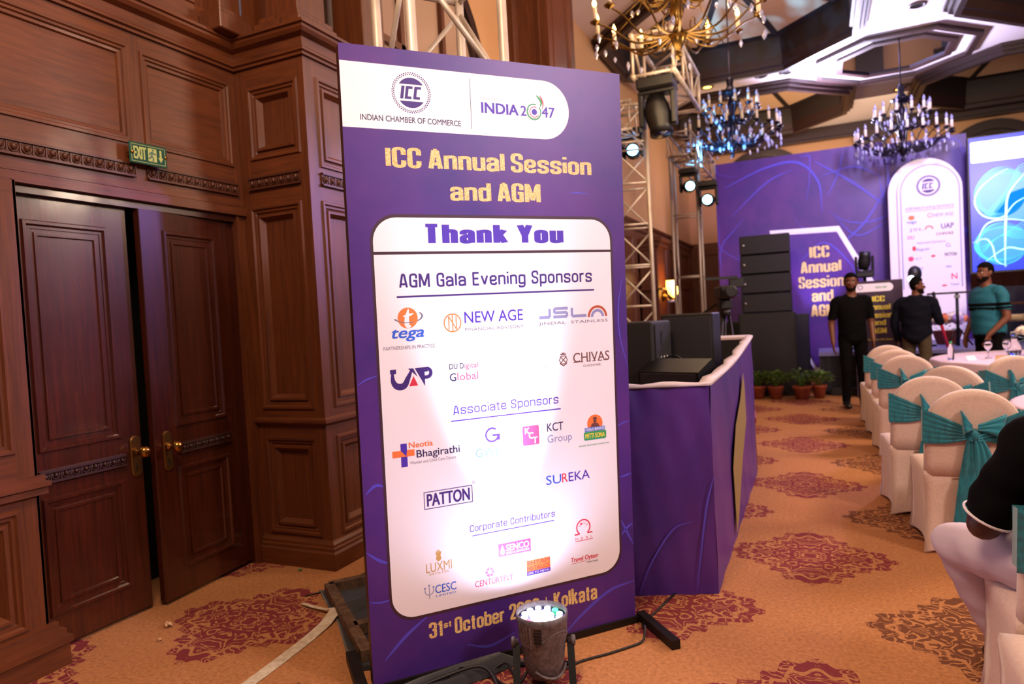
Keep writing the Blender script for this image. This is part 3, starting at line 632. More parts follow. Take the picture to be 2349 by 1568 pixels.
for p in (((.128, .070), (.122, .048)), ((.122, .048), (.132, .036)), ((.132, .036), (.128, .020)), ((.122, .048), (.114, .036)), ((.114, .036), (.104, .034)), ((.128, .068), (.138, .058)), ((.138, .058), (.147, .062)), ((.126, .068), (.114, .062)), ((.114, .062), (.110, .052))):
    b.bar((*p[0], .0004), (*p[1], .0004), .008, .0004)
b.build('running_figure', ex)
b = mb('exit_glow').at(Matrix.Translation((0, 0, .0068))); b.poly([(.169, .045, 0), (.181, .045, 0), (.181, .086, 0), (.169, .086, 0)]); b.poly([(.160, .046, 0), (.175, .020, 0), (.190, .046, 0)]); b.build('arrow', ex)
for x in (.012, .203):
    mb('brass_knob').lathe([(.006, -.03), (.006, .008), (.009, .009), (.008, .014)], 10, (x, .052, 0)).build('standoff', ex)

# ------------------------------------------------------------------ sponsor board
for n_, c_, r_ in (('ink_purple', '#3b2178', .5), ('ink_violet', '#4a2cb0', .5), ('ink_navy', '#2b2358', .5), ('ink_brown', '#3c2230', .5), ('ink_orange', '#ee7a3c', .5), ('ink_blue', '#2f62d8', .5), ('ink_grey', '#77748a', .5),
                   ('ink_lightgrey', '#b9bccb', .5), ('ink_red', '#d42c44', .5), ('ink_pink', '#e2477c', .5), ('ink_gold', '#c39a4e', .5), ('ink_maroon', '#6e3f3a', .5), ('ink_green', '#2e9a62', .5), ('ink_skyblue', '#5b7fd8', .5),
                   ('ink_steel', '#8f92c4', .5), ('ink_white', '#efebf4', .5), ('ink_yellow', '#e9d84c', .5), ('ink_wisp', '#5146c8', .5), ('ink_dull_yellow', '#8f7a4a', .5), ('ink_rust', '#b5532c', .5)): mat(n_, c_, r_)
BO = V3((-1.668, 2.168, 0)); BU = V3((.664, .747, 0)).normalized(); BV = V3((.026, -.023, .999)); BV = (BV - BU * BV.dot(BU)).normalized(); BN = BU.cross(BV)
BM = frame(BO, BU, BV, BN)
ban = thing('sponsor_board', 'tall purple thank-you board listing event sponsors, standing in front of the doors', 'signboard', BM)
b = mb('dark_frame').box((.62, 1.27, -.028), (1.238, 2.49, .05)); b.build('frame', ban)
b = mb('purple_print').poly([(0, .026, 0), (1.24, .026, 0), (1.24, 2.52, 0), (0, 2.52, 0)])
b.use('ink_wisp')
for pts, w in (([(1.243 - .004, 1.20), (1.20, 1.35), (1.196, 1.48), (1.222, 1.62)], .006), ([(1.176, .50), (1.205, .44), (1.239, .375)], .010), ([(1.176, .43), (1.21, .46), (1.239, .475)], .012), ([(1.16, .93), (1.20, .95), (1.239, .955)], .006), ([(1.175, .70), (1.21, .705), (1.239, .712)], .008),
               ([(.001, 1.23), (.04, 1.25), (.085, 1.262)], .006), ([(.001, .57), (.05, .53), (.09, .51)], .012), ([(.002, .37), (.05, .36), (.10, .365)], .008), ([(.05, .12), (.14, .20), (.24, .265)], .014), ([(.01, .80), (.05, .83), (.09, .82)], .012),
               ([(.86, .03), (.95, .10), (1.10, .18), (1.239, .20)], .014), ([(.40, .10), (.5, .07), (.62, .10)], .012), ([(.96, 1.985), (1.0, 1.99), (1.06, 1.985)], .006)): ribbon(b, pts, w, .0006)
b.build('printed_face', ban)
# header plate
b = mb('white_print'); P = [(.001, 2.211), (.001, 2.456)] + [(.852 + .1225 * sin(R(a)), 2.3335 + .1225 * cos(R(a))) for a in range(0, 181, 10)]
b.poly([(x, y, .0012) for x, y in P][::-1]); hdr = b.build('white_header', ban)
z = .0020
b = mb('ink_purple'); n = 52
for k in range(n):   # toothed ring
    a0 = 2 * pi * k / n; w = pi / n * .55
    for a, rr_ in ((a0, .0765), (a0 + pi / n, .0700)):
        b.poly([(.274 + q * cos(a + s * w), 2.357 + q * sin(a + s * w), z) for q, s in ((rr_ - .002, -1), (rr_ + .002, -1), (rr_ + .002, 1), (rr_ - .002, 1))])
    for a, b_ in ((a0 + w * .8, a0 + pi / n - w * .8), (a0 + pi / n + w * .8, a0 + 2 * pi / n - w * .8)):
        r1_, r2_ = (.0765, .0700) if a < a0 + pi / n * .7 else (.0700, .0765)
        b.poly([(.274 + q * cos(t), 2.357 + q * sin(t), z) for q, t in ((r1_ - .002, a), (r1_ + .002, a), (r2_ + .002, b_), (r2_ - .002, b_))])
for s in (1, -1):
    P = [(.274 + .058 * cos(R(a)), 2.357 + s * .058 * sin(R(a)), z) for a in range(34, 147, 8)]; b.poly(P if s > 0 else P[::-1])
def icc_letters(b, x0, x1, y0, y1, z, sh=.16):
    w = x1 - x0; h = y1 - y0
    def q(pts): b.poly([(x0 + px * w + sh * py * h, y0 + py * h, z) for px, py in pts])
    q([(.0, 0), (.14, 0), (.14, 1), (.0, 1)])
    for o in (.20, .58):
        q([(o, 0), (o + .13, 0), (o + .13, 1), (o, 1)])
        q([(o + .13, 0), (o + .30, 0), (o + .30, .2), (o + .13, .2)]); q([(o + .13, .8), (o + .30, .8), (o + .30, 1), (o + .13, 1)])
icc_letters(b, .228, .318, 2.333, 2.382, z); b.build('gear_emblem', hdr)
def lettering(parent, name, specs, z=.0020):
    b = MB()
    for sp in specs:
        s, x0, x1, y0, y1, m = sp[:6]; b.use(m); text(b, s, x0, x1, y0, y1, z, *(sp[6:]))
    return b.build(name, parent)
lettering(hdr, 'chamber_name', [('INDIAN CHAMBER OF COMMERCE', .069, .475, 2.241, 2.263, 'ink_navy', .012)])
mb('ink_navy').poly([(.5195, 2.233, z), (.5215, 2.233, z), (.5215, 2.434, z), (.5195, 2.434, z)]).build('divider_line', hdr)
lettering(hdr, 'theme_lettering', [('Theme 2022-23', .564, .657, 2.354, 2.366, 'ink_lightgrey')])
[lettering(hdr, 'slogan_lettering', [q_]) for q_ in (('INDIA', .566, .734, 2.302, 2.345, 'ink_violet', .035), ('2', .744, .771, 2.303, 2.344, 'ink_violet', .02), ('47', .843, .905, 2.303, 2.346, 'ink_violet', .02))]
b = mb('ink_violet'); disc(b, .808, 2.322, .0125, z); b.use('ink_pink'); arcband(b, .808, 2.322, .021, .003, z, 60, 330); b.use('ink_green'); arcband(b, .806, 2.322, .032, .005, z, 70, 400, 40); arcband(b, .806, 2.322, .0275, .002, z, 150, 330)
ribbon(b, [(.835, 2.345), (.842, 2.362), (.832, 2.380), (.818, 2.392)], .010, z); b.use('ink_red'); ribbon(b, [(.846, 2.335), (.850, 2.360), (.842, 2.382), (.834, 2.393)], .006, z); b.build('target_emblem', hdr)
# gold headings
block(mb('gold_print'), 'ICC Annual Session', .158, 1.078, 2.066, 2.146, .0012, .215, .15, 1.4, .72, .22, part=('gold_lettering', ban))
block(mb('gold_print'), 'and AGM', .415, .823, 1.943, 2.022, .0012, .215, .15, 1.4, .72, .22, part=('gold_lettering', ban))
b = mb('gold_print')
for w_, x0, x1, y0, y1 in (('31', .237, .297, .164, .231), ('st', .300, .336, .195, .223), ('October', .348, .576, .159, .229), ('2022', .596, .741, .158, .229), ('l', .773, .778, .148, .228), ('Kolkata', .812, 1.035, .157, .233)): block(b, w_, x0, x1, y0, y1, .0012, .215 if w_ != 'l' else .05, .15, 1.4, .70, .22)
b.build('date_lettering', ban)
# white sponsor plate
b = mb('ink_brown'); b.poly([(x, y, .0010) for x, y in rrect(.081, .260, 1.174, 1.886, .105)]); b.use('white_print')
b.poly([(x, y, .0018) for x, y in rrect(.092, .272, 1.163, 1.874, .095)]); b.use('ink_brown').poly([(.09, 1.730, .0024), (1.166, 1.730, .0024), (1.166, 1.741, .0024), (.09, 1.741, .0024)])
pl = b.build('sponsor_panel', ban)
z = .0028
def L(name, specs): return lettering(pl, name, specs, z)
block(mb('ink_violet'), 'Thank You', .293, .926, 1.771, 1.850, z, .34, .17, 1.75, .72, .22, part=('thank_you_lettering', pl))
block(mb('ink_purple'), 'AGM Gala Evening Sponsors', .186, 1.062, 1.599, 1.655, z, .165, .14, 1.55, .74, .75, 2.4, 1.9, part=('gala_lettering', pl))
def rule(name, x0, x1, y, h, m): return mb(m).poly([(x0, y - h / 2, z), (x1, y - h / 2, z), (x1, y + h / 2, z), (x0, y + h / 2, z)]).build(name, pl)
rule('underline', .174, 1.072, 1.564, .007, 'ink_purple'); rule('underline', .374, .882, 1.049, .005, 'ink_violet'); rule('underline', .443, .829, .558, .004, 'ink_violet')
block(mb('ink_violet'), 'Associate Sponsors', .385, .872, 1.074, 1.112, z, .135, .115, 1.6, .74, 1.1, 2.6, 2.2, part=('associate_lettering', pl))
block(mb('ink_violet'), 'Corporate Contributors', .434, .834, .575, .604, z, .13, .11, 1.5, .74, 1.1, 2.6, 2.2, part=('contributors_lettering', pl))
def logo(b):
    # overlapping inks lie one on the other, a hair apart
    for i, a in enumerate(b.starts):
        e = b.starts[i + 1] if i + 1 < len(b.starts) else len(b.v)
        for k in range(a, e): x, y, h = b.v[k]; b.v[k] = (x, y, h + 4e-5 * (i % 9))
    return b.build('sponsor_logo', pl)
# orange disc with a t, grey ring, blue word
b = mb('ink_grey'); arcband(b, .2155, 1.486, .058, .008, z - .0003, 200, 395, 28, .42); b.use('ink_orange'); disc(b, .214, 1.480, .041, z); b.use('ink_white')
ribbon(b, [(.218, 1.515), (.210, 1.475), (.212, 1.450), (.226, 1.446)], .020, z + .0004); ribbon(b, [(.196, 1.487), (.214, 1.490), (.238, 1.497)], .012, z + .0004)
b.use('ink_grey'); arcband(b, .2155, 1.486, .058, .007, z + .0005, 205, 290, 16, .42); b.use('ink_blue'); text(b, 'tega', .146, .278, 1.402, 1.446, z, .03, .25); b.use('ink_grey'); text(b, 'PARTNERSHIPS IN PRACTICE', .111, .321, 1.357, 1.371, z); logo(b)
b = mb('ink_orange'); arcband(b, .400, 1.451, .036, .005, z)
for x0, y0, x1, y1 in ((.384, 1.424, .384, 1.478), (.384, 1.478, .416, 1.424), (.416, 1.424, .416, 1.478), (.400, 1.416, .400, 1.486)): b.bar((x0, y0, z), (x1, y1, z), .0045, .0001)
b.use('ink_violet'); text(b, 'NEW AGE', .452, .717, 1.447, 1.493, z, .006); b.use('ink_grey'); text(b, 'FINANCIAL ADVISORY', .453, .718, 1.414, 1.427, z); logo(b)
b = mb('ink_steel'); 
for pts in ([(.845, 1.488), (.845, 1.452), (.794, 1.452)], [(.935, 1.488), (.868, 1.488), (.868, 1.470), (.930, 1.470), (.930, 1.452), (.862, 1.452)], [(.955, 1.488), (.955, 1.452), (1.028, 1.452)]):
    for p, q in zip(pts, pts[1:]): b.bar((*p, z), (*q, z), .012, .0001)
b.use('ink_rust'); arcband(b, 1.085, 1.444, .045, .011, z, 0, 180); b.use('ink_steel'); arcband(b, 1.085, 1.444, .028, .013, z + .0002, 0, 180); b.use('ink_grey'); text(b, 'JINDAL  STAINLESS', .790, 1.137, 1.420, 1.432, z); logo(b)
b = mb('ink_purple'); ribbon(b, [(.142, 1.279), (.142, 1.235), (.158, 1.212), (.186, 1.213), (.205, 1.245), (.222, 1.279)], .026, z); b.poly([(.132, 1.262, z), (.156, 1.262, z), (.156, 1.280, z), (.132, 1.280, z)])
b.poly([(.205, 1.279, z), (.226, 1.279, z), (.262, 1.204, z), (.242, 1.245, z)]); b.poly([(.232, 1.279, z), (.272, 1.279, z), (.272, 1.204, z)]); b.poly([(.250, 1.262, z), (.285, 1.262, z), (.285, 1.280, z), (.240, 1.280, z)]); arcband(b, .281, 1.257, .017, .014, z, -90, 90)
b.poly([(.262, 1.233, z), (.284, 1.233, z), (.284, 1.247, z), (.262, 1.247, z)]); b.use('ink_red').poly([(.206, 1.209, z), (.243, 1.209, z), (.226, 1.248, z)]); logo(b)
b = mb('ink_navy'); text(b, 'DU D', .377, .440, 1.262, 1.284, z, .01); b.use('ink_pink'); text(b, 'igital', .443, .503, 1.262, 1.284, z); b.use('ink_navy'); text(b, 'G', .377, .405, 1.213, 1.245, z, .01); b.use('ink_pink'); text(b, 'lobal', .410, .501, 1.214, 1.245, z); logo(b)
b = mb('ink_lightgrey'); text(b, 'mayzon', .531, .627, 1.241, 1.258, z); logo(b)
b = mb('ink_lightgrey'); arcband(b, .770, 1.276, .020, .003, z); b.bar((.770, 1.262, z), (.770, 1.290, z), .003, .0001); b.poly([(.80, 1.236, z), (.828, 1.236, z), (.828, 1.239, z), (.80, 1.239, z)]); logo(b)
b = mb('ink_maroon'); arcband(b, .904, 1.262, .020, .004, z, 0, 360, 6)
for p, q in (((.888, 1.278), (.920, 1.246)), ((.888, 1.246), (.920, 1.278)), ((.889, 1.287), (.919, 1.287)), ((.904, 1.236), (.886, 1.248)), ((.904, 1.236), (.922, 1.248)), ((.897, 1.292), (.911, 1.292))): b.bar((*p, z), (*q, z), .004, .0001)
logo(b); b = mb('ink_maroon'); text(b, 'CHIVAS', .953, 1.140, 1.246, 1.288, z, .006); text(b, 'GLASSWARE', 1.003, 1.093, 1.224, 1.234, z)
for x in (.953, .985, 1.024, 1.05, 1.083, 1.115): b.poly([(x, 1.2455, z), (x + .018, 1.2455, z), (x + .018, 1.249, z), (x, 1.249, z)])
logo(b)
b = mb('ink_violet'); b.poly([(.158, .888, z), (.184, .888, z), (.184, .982, z), (.158, .982, z)]); b.use('ink_orange'); b.poly([(.124, .929, z + .0003), (.214, .929, z + .0003), (.214, .955, z + .0003), (.184, .955, z + .0003), (.180, .930, z + .0003), (.158, .955, z + .0003), (.124, .955, z + .0003)])
text(b, 'Neotia', .192, .292, .961, .984, z, .025); b.use('ink_navy'); text(b, 'Bhagirathi', .222, .406, .919, .949, z, .015); b.use('ink_grey'); text(b, 'Woman and Child Care Centre', .194, .388, .895, .907, z); logo(b)
b = mb('ink_violet'); arcband(b, .552, .972, .028, .008, z, 50, 360); b.poly([(.553, .966, z), (.588, .966, z), (.588, .974, z), (.553, .974, z)]); b.poly([(.572, .948, z), (.588, .948, z), (.588, .972, z)]); b.use('ink_skyblue'); text(b, 'GWL', .474, .588, .885, .918, z); b.use('ink_lightgrey'); text(b, 'SEALING', .476, .585, .866, .874, z); logo(b)
b = mb('ink_pink'); b.poly([(x, y, z) for x, y in rrect(.693, .906, .772, .990, .008)]); b.use('ink_white'); text(b, 'K', .704, .728, .956, .983, z + .0004, .03); text(b, 'C', .722, .745, .934, .962, z + .0004, .03); text(b, 'T', .740, .763, .912, .940, z + .0004, .03)
b.use('ink_navy'); text(b, 'KCT', .811, .891, .955, .991, z, .008); b.use('ink_steel'); text(b, 'Group', .811, .933, .905, .938, z); logo(b)
b = mb('ink_orange'); disc(b, 1.053, .965, .040, z); b.use('ink_maroon'); disc(b, 1.053, .975, .009, z + .0004); b.poly([(1.026, .944, z + .0004), (1.080, .944, z + .0004), (1.068, .966, z + .0004), (1.038, .966, z + .0004)]); b.poly([(1.042, .984, z + .0005), (1.066, .982, z + .0005), (1.060, .994, z + .0005), (1.046, .995, z + .0005)])
b.use('ink_green'); b.poly([(x, y, z + .0006) for x, y in rrect(.994, .892, 1.110, .930, .008)]); b.use('ink_yellow'); text(b, 'MITTI SONA', 1.001, 1.103, .900, .922, z + .001, .03); b.use('ink_skyblue'); b.poly([(x, y, z + .0005) for x, y in rrect(.999, .931, 1.104, .949, .004)]); b.use('ink_white'); text(b, 'CHALO BANAYE', 1.003, 1.101, .934, .946, z + .001, .02)
b.use('ink_green'); text(b, 'PREMIER BRANDING MARKETING', .966, 1.125, .866, .873, z); logo(b)
b = mb('ink_purple')
for x0, y0, x1, y1 in ((.243, .702, .453, .705), (.243, .771, .453, .774), (.243, .702, .246, .774), (.450, .702, .453, .774)): b.poly([(x0, y0, z), (x1, y0, z), (x1, y1, z), (x0, y1, z)])
text(b, 'PATTON', .255, .441, .713, .764, z, .03); arcband(b, .461, .784, .006, .0015, z); text(b, 'R', .4585, .4635, .781, .787, z); logo(b)
b = mb('ink_steel'); text(b, 'EY', .592, .671, .716, .764, z, .012); logo(b)
b = mb('ink_blue'); text(b, 'SU', .797, .872, .720, .760, z, .004); b.use('ink_red'); text(b, 'R', .876, .905, .720, .760, z, .004); b.use('ink_violet'); text(b, 'EKA', .909, 1.017, .720, .760, z, .006); logo(b)
b = mb('ink_red'); arcband(b, .975, .502, .034, .006, z, -55, 235); 
for s in (-1, 1): b.poly([(.975 + s * .020, .470, z), (.975 + s * .046, .470, z), (.975 + s * .046, .476, z), (.975 + s * .020, .476, z)][::s])
for k, ch in enumerate('NICCO'):
    a = R(150 - 30 * k); b.at(Matrix.Translation((.975 + .021 * cos(a), .500 + .021 * sin(a), 0)) @ Matrix.Rotation(a - pi / 2, 4, 'Z')); text(b, ch, -.004, .004, -.005, .005, z)
b.at(); text(b, 'N  E  B  L', .932, 1.021, .448, .458, z); b.poly([(.932, .4405, z), (1.023, .4405, z), (1.023, .4435, z), (.932, .4435, z)]); logo(b)
b = mb('ink_gold'); text(b, 'LUXMI', .238, .348, .440, .478, z); text(b, '· ESTATES ·', .239, .346, .428, .436, z); b.poly([(.293 + .013 * cos(t) * (1 if sin(t) < 0 else .7), .500 + .020 * sin(t), z) for t in [2 * pi * k / 16 for k in range(16)]])
for k, x in enumerate((.284, .290, .296, .302)): b.bar((x, .508, z), (x, (.522, .528, .527, .520)[k], z), .0045, .0001)
logo(b)
b = mb('ink_pink'); b.poly([(.558, .444, z), (.711, .444, z), (.711, .500, z), (.558, .500, z)]); b.use('ink_white'); text(b, 'SENCO', .594, .703, .464, .492, z + .0004, .03); text(b, 'GOLD & DIAMONDS', .594, .703, .450, .460, z + .0004, .01); b.poly([(.577 + .011 * cos(t), .464 + .013 * sin(t), z + .0004) for t in [2 * pi * k / 14 for k in range(14)]]); b.poly([(.568, .470, z + .0004), (.586, .470, z + .0004), (.577, .495, z + .0004)]); logo(b)
b = mb('ink_orange'); b.poly([(.687, .353, z), (.802, .353, z), (.802, .402, z), (.687, .402, z)]); b.use('ink_red'); text(b, 'SHYAM', .690, .799, .381, .399, z + .0004); text(b, 'METALICS', .690, .799, .357, .375, z + .0004); b.use('ink_violet'); b.poly([(.687, .336, z), (.802, .336, z), (.802, .353, z), (.687, .353, z)]); b.use('ink_white'); text(b, 'ORE TO METAL', .690, .799, .340, .349, z + .0004, .01); logo(b)
b = mb('ink_red'); text(b, 'Travel Oytser', .906, 1.049, .351, .372, z, .03, .1); b.poly([(.906, .343, z), (.985, .345, z), (.985, .347, z), (.906, .345, z)]); b.use('ink_navy'); text(b, 'Dream Voyages', .987, 1.046, .334, .343, z); logo(b)
b = mb('ink_pink'); text(b, 'CENTURYPLY', .446, .622, .336, .362, z, .012)
for k in range(6): b.poly([(.515 + q * cos(R(60 * k + d)), .389 + q * sin(R(60 * k + d)), z) for q, d in ((.009, -22), (.022, -25), (.022, 25), (.009, 22))])
logo(b)
b = mb('ink_blue'); text(b, 'CESC', .272, .363, .348, .382, z, .008); text(b, 'LIMITED', .274, .361, .333, .341, z); b.use('ink_steel'); arcband(b, .247, .366, .018, .003, z, 180, 360)
for x, t in ((.229, .378), (.247, .387), (.265, .378)): b.bar((x, .360 if x != .247 else .331, z), (x, t, z), .003, .0001); disc(b, x, t, .0045, z, 10)
logo(b)
# the print is ink on the sheet: keep every layer within a fraction of a millimetre
for o_ in kids(ban):
    if o_.name.split('.')[0] in ('white_header', 'sponsor_panel', 'gold_lettering', 'date_lettering', 'printed_face'): o_.scale = (1, 1, .3)
# steel foot of the board
b = mb('dark_steel'); b.at(BM.inverted()); P0 = V3((-.80, 3.10, .02)); b.bar(P0 + V3((-.03, .03, 0)), (-.615, 2.885, .02), .04, .04); b.build('foot', ban)
b = mb('dark_steel'); b.at(BM.inverted()); b.bar((-1.93, 2.365, .02), (-1.66, 2.10, .02), .045, .04); b.build('foot', ban)
b = mb('dark_steel'); b.at(BM.inverted()); b.bar((-1.66, 2.19, .016), (-.845, 3.105, .016), .045, .03); b.build('bottom_rail', ban)

# rusty steel base frame and black cloth lying behind the board
fr = thing('base_frame', 'rusty rectangular steel frame on the floor behind the sponsor board', 'frame', (-2.3, 2.85, 0))
for p, q in (((-2.52, 2.94), (-1.84, 2.36)), ((-2.52, 2.94), (-2.25, 3.25)), ((-2.06, 2.56), (-1.80, 2.86)), ((-2.25, 3.25), (-1.80, 2.86))):
    mb('rust').at(Matrix.Translation((2.3, -2.85, 0))).bar((*p, .035), (*q, .035), .05, .05).build('bar', fr)
random.seed(3)
def cloth(name, label, poly, h, m='black_cloth'):
    c = (sum(p[0] for p in poly) / len(poly), sum(p[1] for p in poly) / len(poly)); n = len(poly); bb = mb(m); rings = []
    for q, hh in ((1.0, .003), (.92, .010), (.7, h), (.35, h * .7), (.03, h)):
        rings.append([(c[0] + (x - c[0]) * q + random.uniform(-.008, .008), c[1] + (y - c[1]) * q + random.uniform(-.008, .008), hh * (random.uniform(.4, 1.2) if hh > .003 else 1)) for x, y in poly])
    bb.loft(rings, True, True, True); o = bb.build(name); return tag(o, label, 'cloth')
cloth('floor_cloth', 'black cloth spread under the rusty frame behind the board', [(-2.60, 2.95), (-2.42, 2.80), (-2.24, 2.66), (-2.0, 2.42), (-1.82, 2.30), (-1.72, 2.36), (-1.6, 2.55), (-1.8, 2.85), (-2.1, 3.1), (-2.3, 3.2)], .012)
cloth('floor_cloth', 'crumpled dark cloth at the foot of the sponsor board left of the floor light', [(-1.66, 2.10), (-1.45, 2.20), (-1.28, 2.42), (-1.20, 2.60), (-1.26, 2.62), (-1.42, 2.46), (-1.58, 2.24)], .04)
def strip(b, pts, w, zz, th=.0015):
    P = [V3((x, y, zz + dz)) for x, y, dz in pts]; rings = []
    for i, p in enumerate(P):
        t = (P[min(i + 1, len(P) - 1)] - P[max(i - 1, 0)]); t.z = 0; t.normalize(); s = V3((t.y, -t.x, 0)) * w / 2
        rings.append([p - s, p + s, p + s + V3((0, 0, th)), p - s + V3((0, 0, th))])
    return b.loft(rings, True, True, False)
b = mb('tape'); strip(b, [(-2.30, 2.735, .03), (-2.27, 2.60, .008), (-2.25, 2.45, .002), (-2.23, 2.25, .002), (-2.215, 2.05, .002), (-2.20, 1.8, .002)], .062, .001); strip(b, [(-2.29, 2.735, .032), (-2.36, 2.72, .02), (-2.45, 2.74, .012), (-2.56, 2.77, .006)], .022, .002)
tag(b.build('webbing_strap'), 'cream webbing strap trailing over the carpet from the rusty frame', 'strap')
def scrap(name, label, x, y, s, m, zz=.012):
    bb = mb(m); bb.grid(lambda u, v: (x + (u - .5) * s * 1.6 + .2 * s * sin(7 * v), y + (v - .5) * s + .2 * s * cos(5 * u), .002 + zz * abs(sin(5.1 * u + 3 * v)) ), 6, 4, False); return tag(bb.build(name), label, 'litter')
scrap('paper_scrap', 'crumpled beige paper scrap on the carpet medallion before the doors', -3.05, 2.35, .032, 'paper', .02); scrap('paper_scrap', 'tiny yellow paper scrap on the carpet close to left door leaf', -2.95, 2.22, .014, 'paper'); scrap('plastic_scrap', 'small green plastic scrap on carpet by the pier base', -2.93, 3.17, .018, 'green_scrap')
b = mb('cable'); b.tube(smoothp([(-2.62, 2.86, .006), (-2.52, 3.0, .008), (-2.42, 3.18, .05), (-2.3, 3.28, .06), (-2.1, 3.22, .07), (-2.0, 3.1, .07)]), .004, 6); tag(b.build('cable'), 'thin black wire over the far bar of the rusty frame', 'cable')

# ------------------------------------------------------------------ LED floor light (PAR can) and its cables
px, py = -1.055, 2.468
par = thing('par_light', 'grey cast LED floor light shining up at the sponsor board', 'stage light', TR(px, py, 0, R(22)))
mat('led', '#ffffff', .4, emit=14, ecol='#e8ecff'); mat('led_green', '#30ff80', .4, emit=5); mat('led_red', '#ff4060', .4, emit=6); mat('led_blue', '#4060ff', .4, emit=8); mat('lens_board', '#23224a', .3)
b = mb('cast_grey').lathe([(.045, .030), (.062, .034), (.074, .052), (.082, .10), (.090, .165), (.097, .20), (.099, .25), (.103, .262), (.103, .286), (.097, .286), (.095, .268)], 40, cap=False)
b.lathe([(.0, .03), (.045, .03)], 24, cap=False)
for k in range(5):   # cooling slots and ribs
    a = R(200 + 4 * 0); b.use('black_plastic').bar((.1 * cos(R(250)) - .02 * k * 0, .1 * sin(R(250)), .20 + .013 * k), (.1 * cos(R(268)), .1 * sin(R(268)), .20 + .013 * k), .006, .005)
b.use('cast_grey')
for a in (212, 222, 232, 242): b.bar((.094 * cos(R(a)), .094 * sin(R(a)), .175), (.102 * cos(R(a)), .102 * sin(R(a)), .262), .006, .008)
b.tube([(.093 * cos(R(a)) * (1 if True else 0), .093 * sin(R(a)), .185 + .045 * sin(R((a - 255) * 1.6))) for a in range(255, 372, 9)], .007, 6)
b.tube([(.084 * cos(R(a)), .084 * sin(R(a)), .085 - .035 * cos(R((a - 300) * 1.5))) for a in range(245, 356, 9)], .006, 6)
b.build('housing', par)
bz = mb('lens_board').lathe([(.0, .262), (.094, .262)], 32, cap=False).build('lens_board', par)
random.seed(5)
for k, (r_, n_) in enumerate(((.0, 1), (.036, 6), (.072, 12))):
    for i in range(n_):
        a = 2 * pi * i / n_ + .2; m_ = 'led' if not (k == 2 and i in (1, 7)) else ('led_green' if i == 1 else 'led_red')
        mb(m_).lathe([(.006, .262), (.013, .266), (.0125, .271), (.008, .274), (.001, .275)], 12, (r_ * cos(a), r_ * sin(a), 0)).build('led_lens', bz)
# yoke: two flat arms from the pivots to a bar on the carpet
b = mb('black_metal')
for s in (-1, 1):
    b.bar((s * .108, 0, .165), (s * .108, -.115, .008), .006, .028, (0, 1, .6))
b.bar((-.108, -.115, .006), (.108, -.115, .006), .028, .006); b.build('yoke', par)
b = mb('black_metal')
for s in (-1, 1): b.bar((s * .104, 0, .165), (s * .104, .13, .008), .006, .026, (0, 1, .6))
b.bar((-.104, .13, .006), (.104, .13, .006), .026, .006); b.build('yoke', par)
for s in (-1, 1):
    b = mb('cast_grey').at(Matrix.Translation((s * .098, 0, .165)) @ Matrix.Rotation(s * pi / 2, 4, 'Y')); b.lathe([(.012, 0), (.012, .012), (.020, .013), (.022, .024), (.018, .030), (.004, .031)], 12); b.build('clamp_knob', par)
b = mb('ink_white').at(Matrix.Translation((-.1125, -.058, .088)) @ Matrix.Rotation(-pi / 2, 4, 'Y') @ Matrix.Rotation(R(36.5), 4, 'X') @ Matrix.Rotation(pi / 2, 4, 'Z')); b.v = []; 
ay = frame((-.1118, -.006, .157), V3((0, -.115, -.157)), V3((0, .157, -.115)), V3((-1, 0, 0))); b.at(ay); text(b, 'NABOSHOGGYX', .05, .175, -.006, .006, .0004, .01); b.build('yoke_lettering', par)
# beam axis runs up the board at about 17 degrees to it, with a wide soft spill around it
lamp('SPOT', 'par_beam', (px, py, .292), 270, (.84, .88, 1), .05, V3((px, py, .292)) + BV * 1.0 - BN * .225 - BU * .05, 42, 1.0)
lamp('SPOT', 'par_spill', (px - .01, py, .296), 16, (.72, .70, 1), .05, V3((px, py, .296)) + BV * 1.0 - BN * .45, 150, .8)
b = mb('cable'); b.tube(smoothp([(-.70, 3.62, .006), (-.76, 3.3, .006), (-.80, 3.06, .010), (-.765, 2.95, .05), (-.77, 2.89, .006), (-.87, 2.76, .006), (-.97, 2.65, .006), (-1.03, 2.53, .006), (-1.06, 2.44, .006), (-1.10, 2.30, .006)]), .0055, 7); tag(b.build('power_cable'), 'black cable from the floor light to the right foot of the sponsor board', 'cable')
b = mb('cable'); b.tube(smoothp([(-1.55, 2.18, .012), (-1.42, 2.33, .035), (-1.33, 2.40, .05), (-1.27, 2.40, .04), (-1.20, 2.34, .01), (-1.14, 2.26, .008)]), .007, 7); b.tube(smoothp([(-1.12, 2.46, .05), (-1.14, 2.40, .01), (-1.20, 2.38, .008), (-1.28, 2.45, .012), (-1.24, 2.50, .03), (-1.16, 2.42, .012), (-1.08, 2.33, .008)]), .006, 7); tag(b.build('power_cable'), 'tangled black cables beside the floor light at left', 'cable')

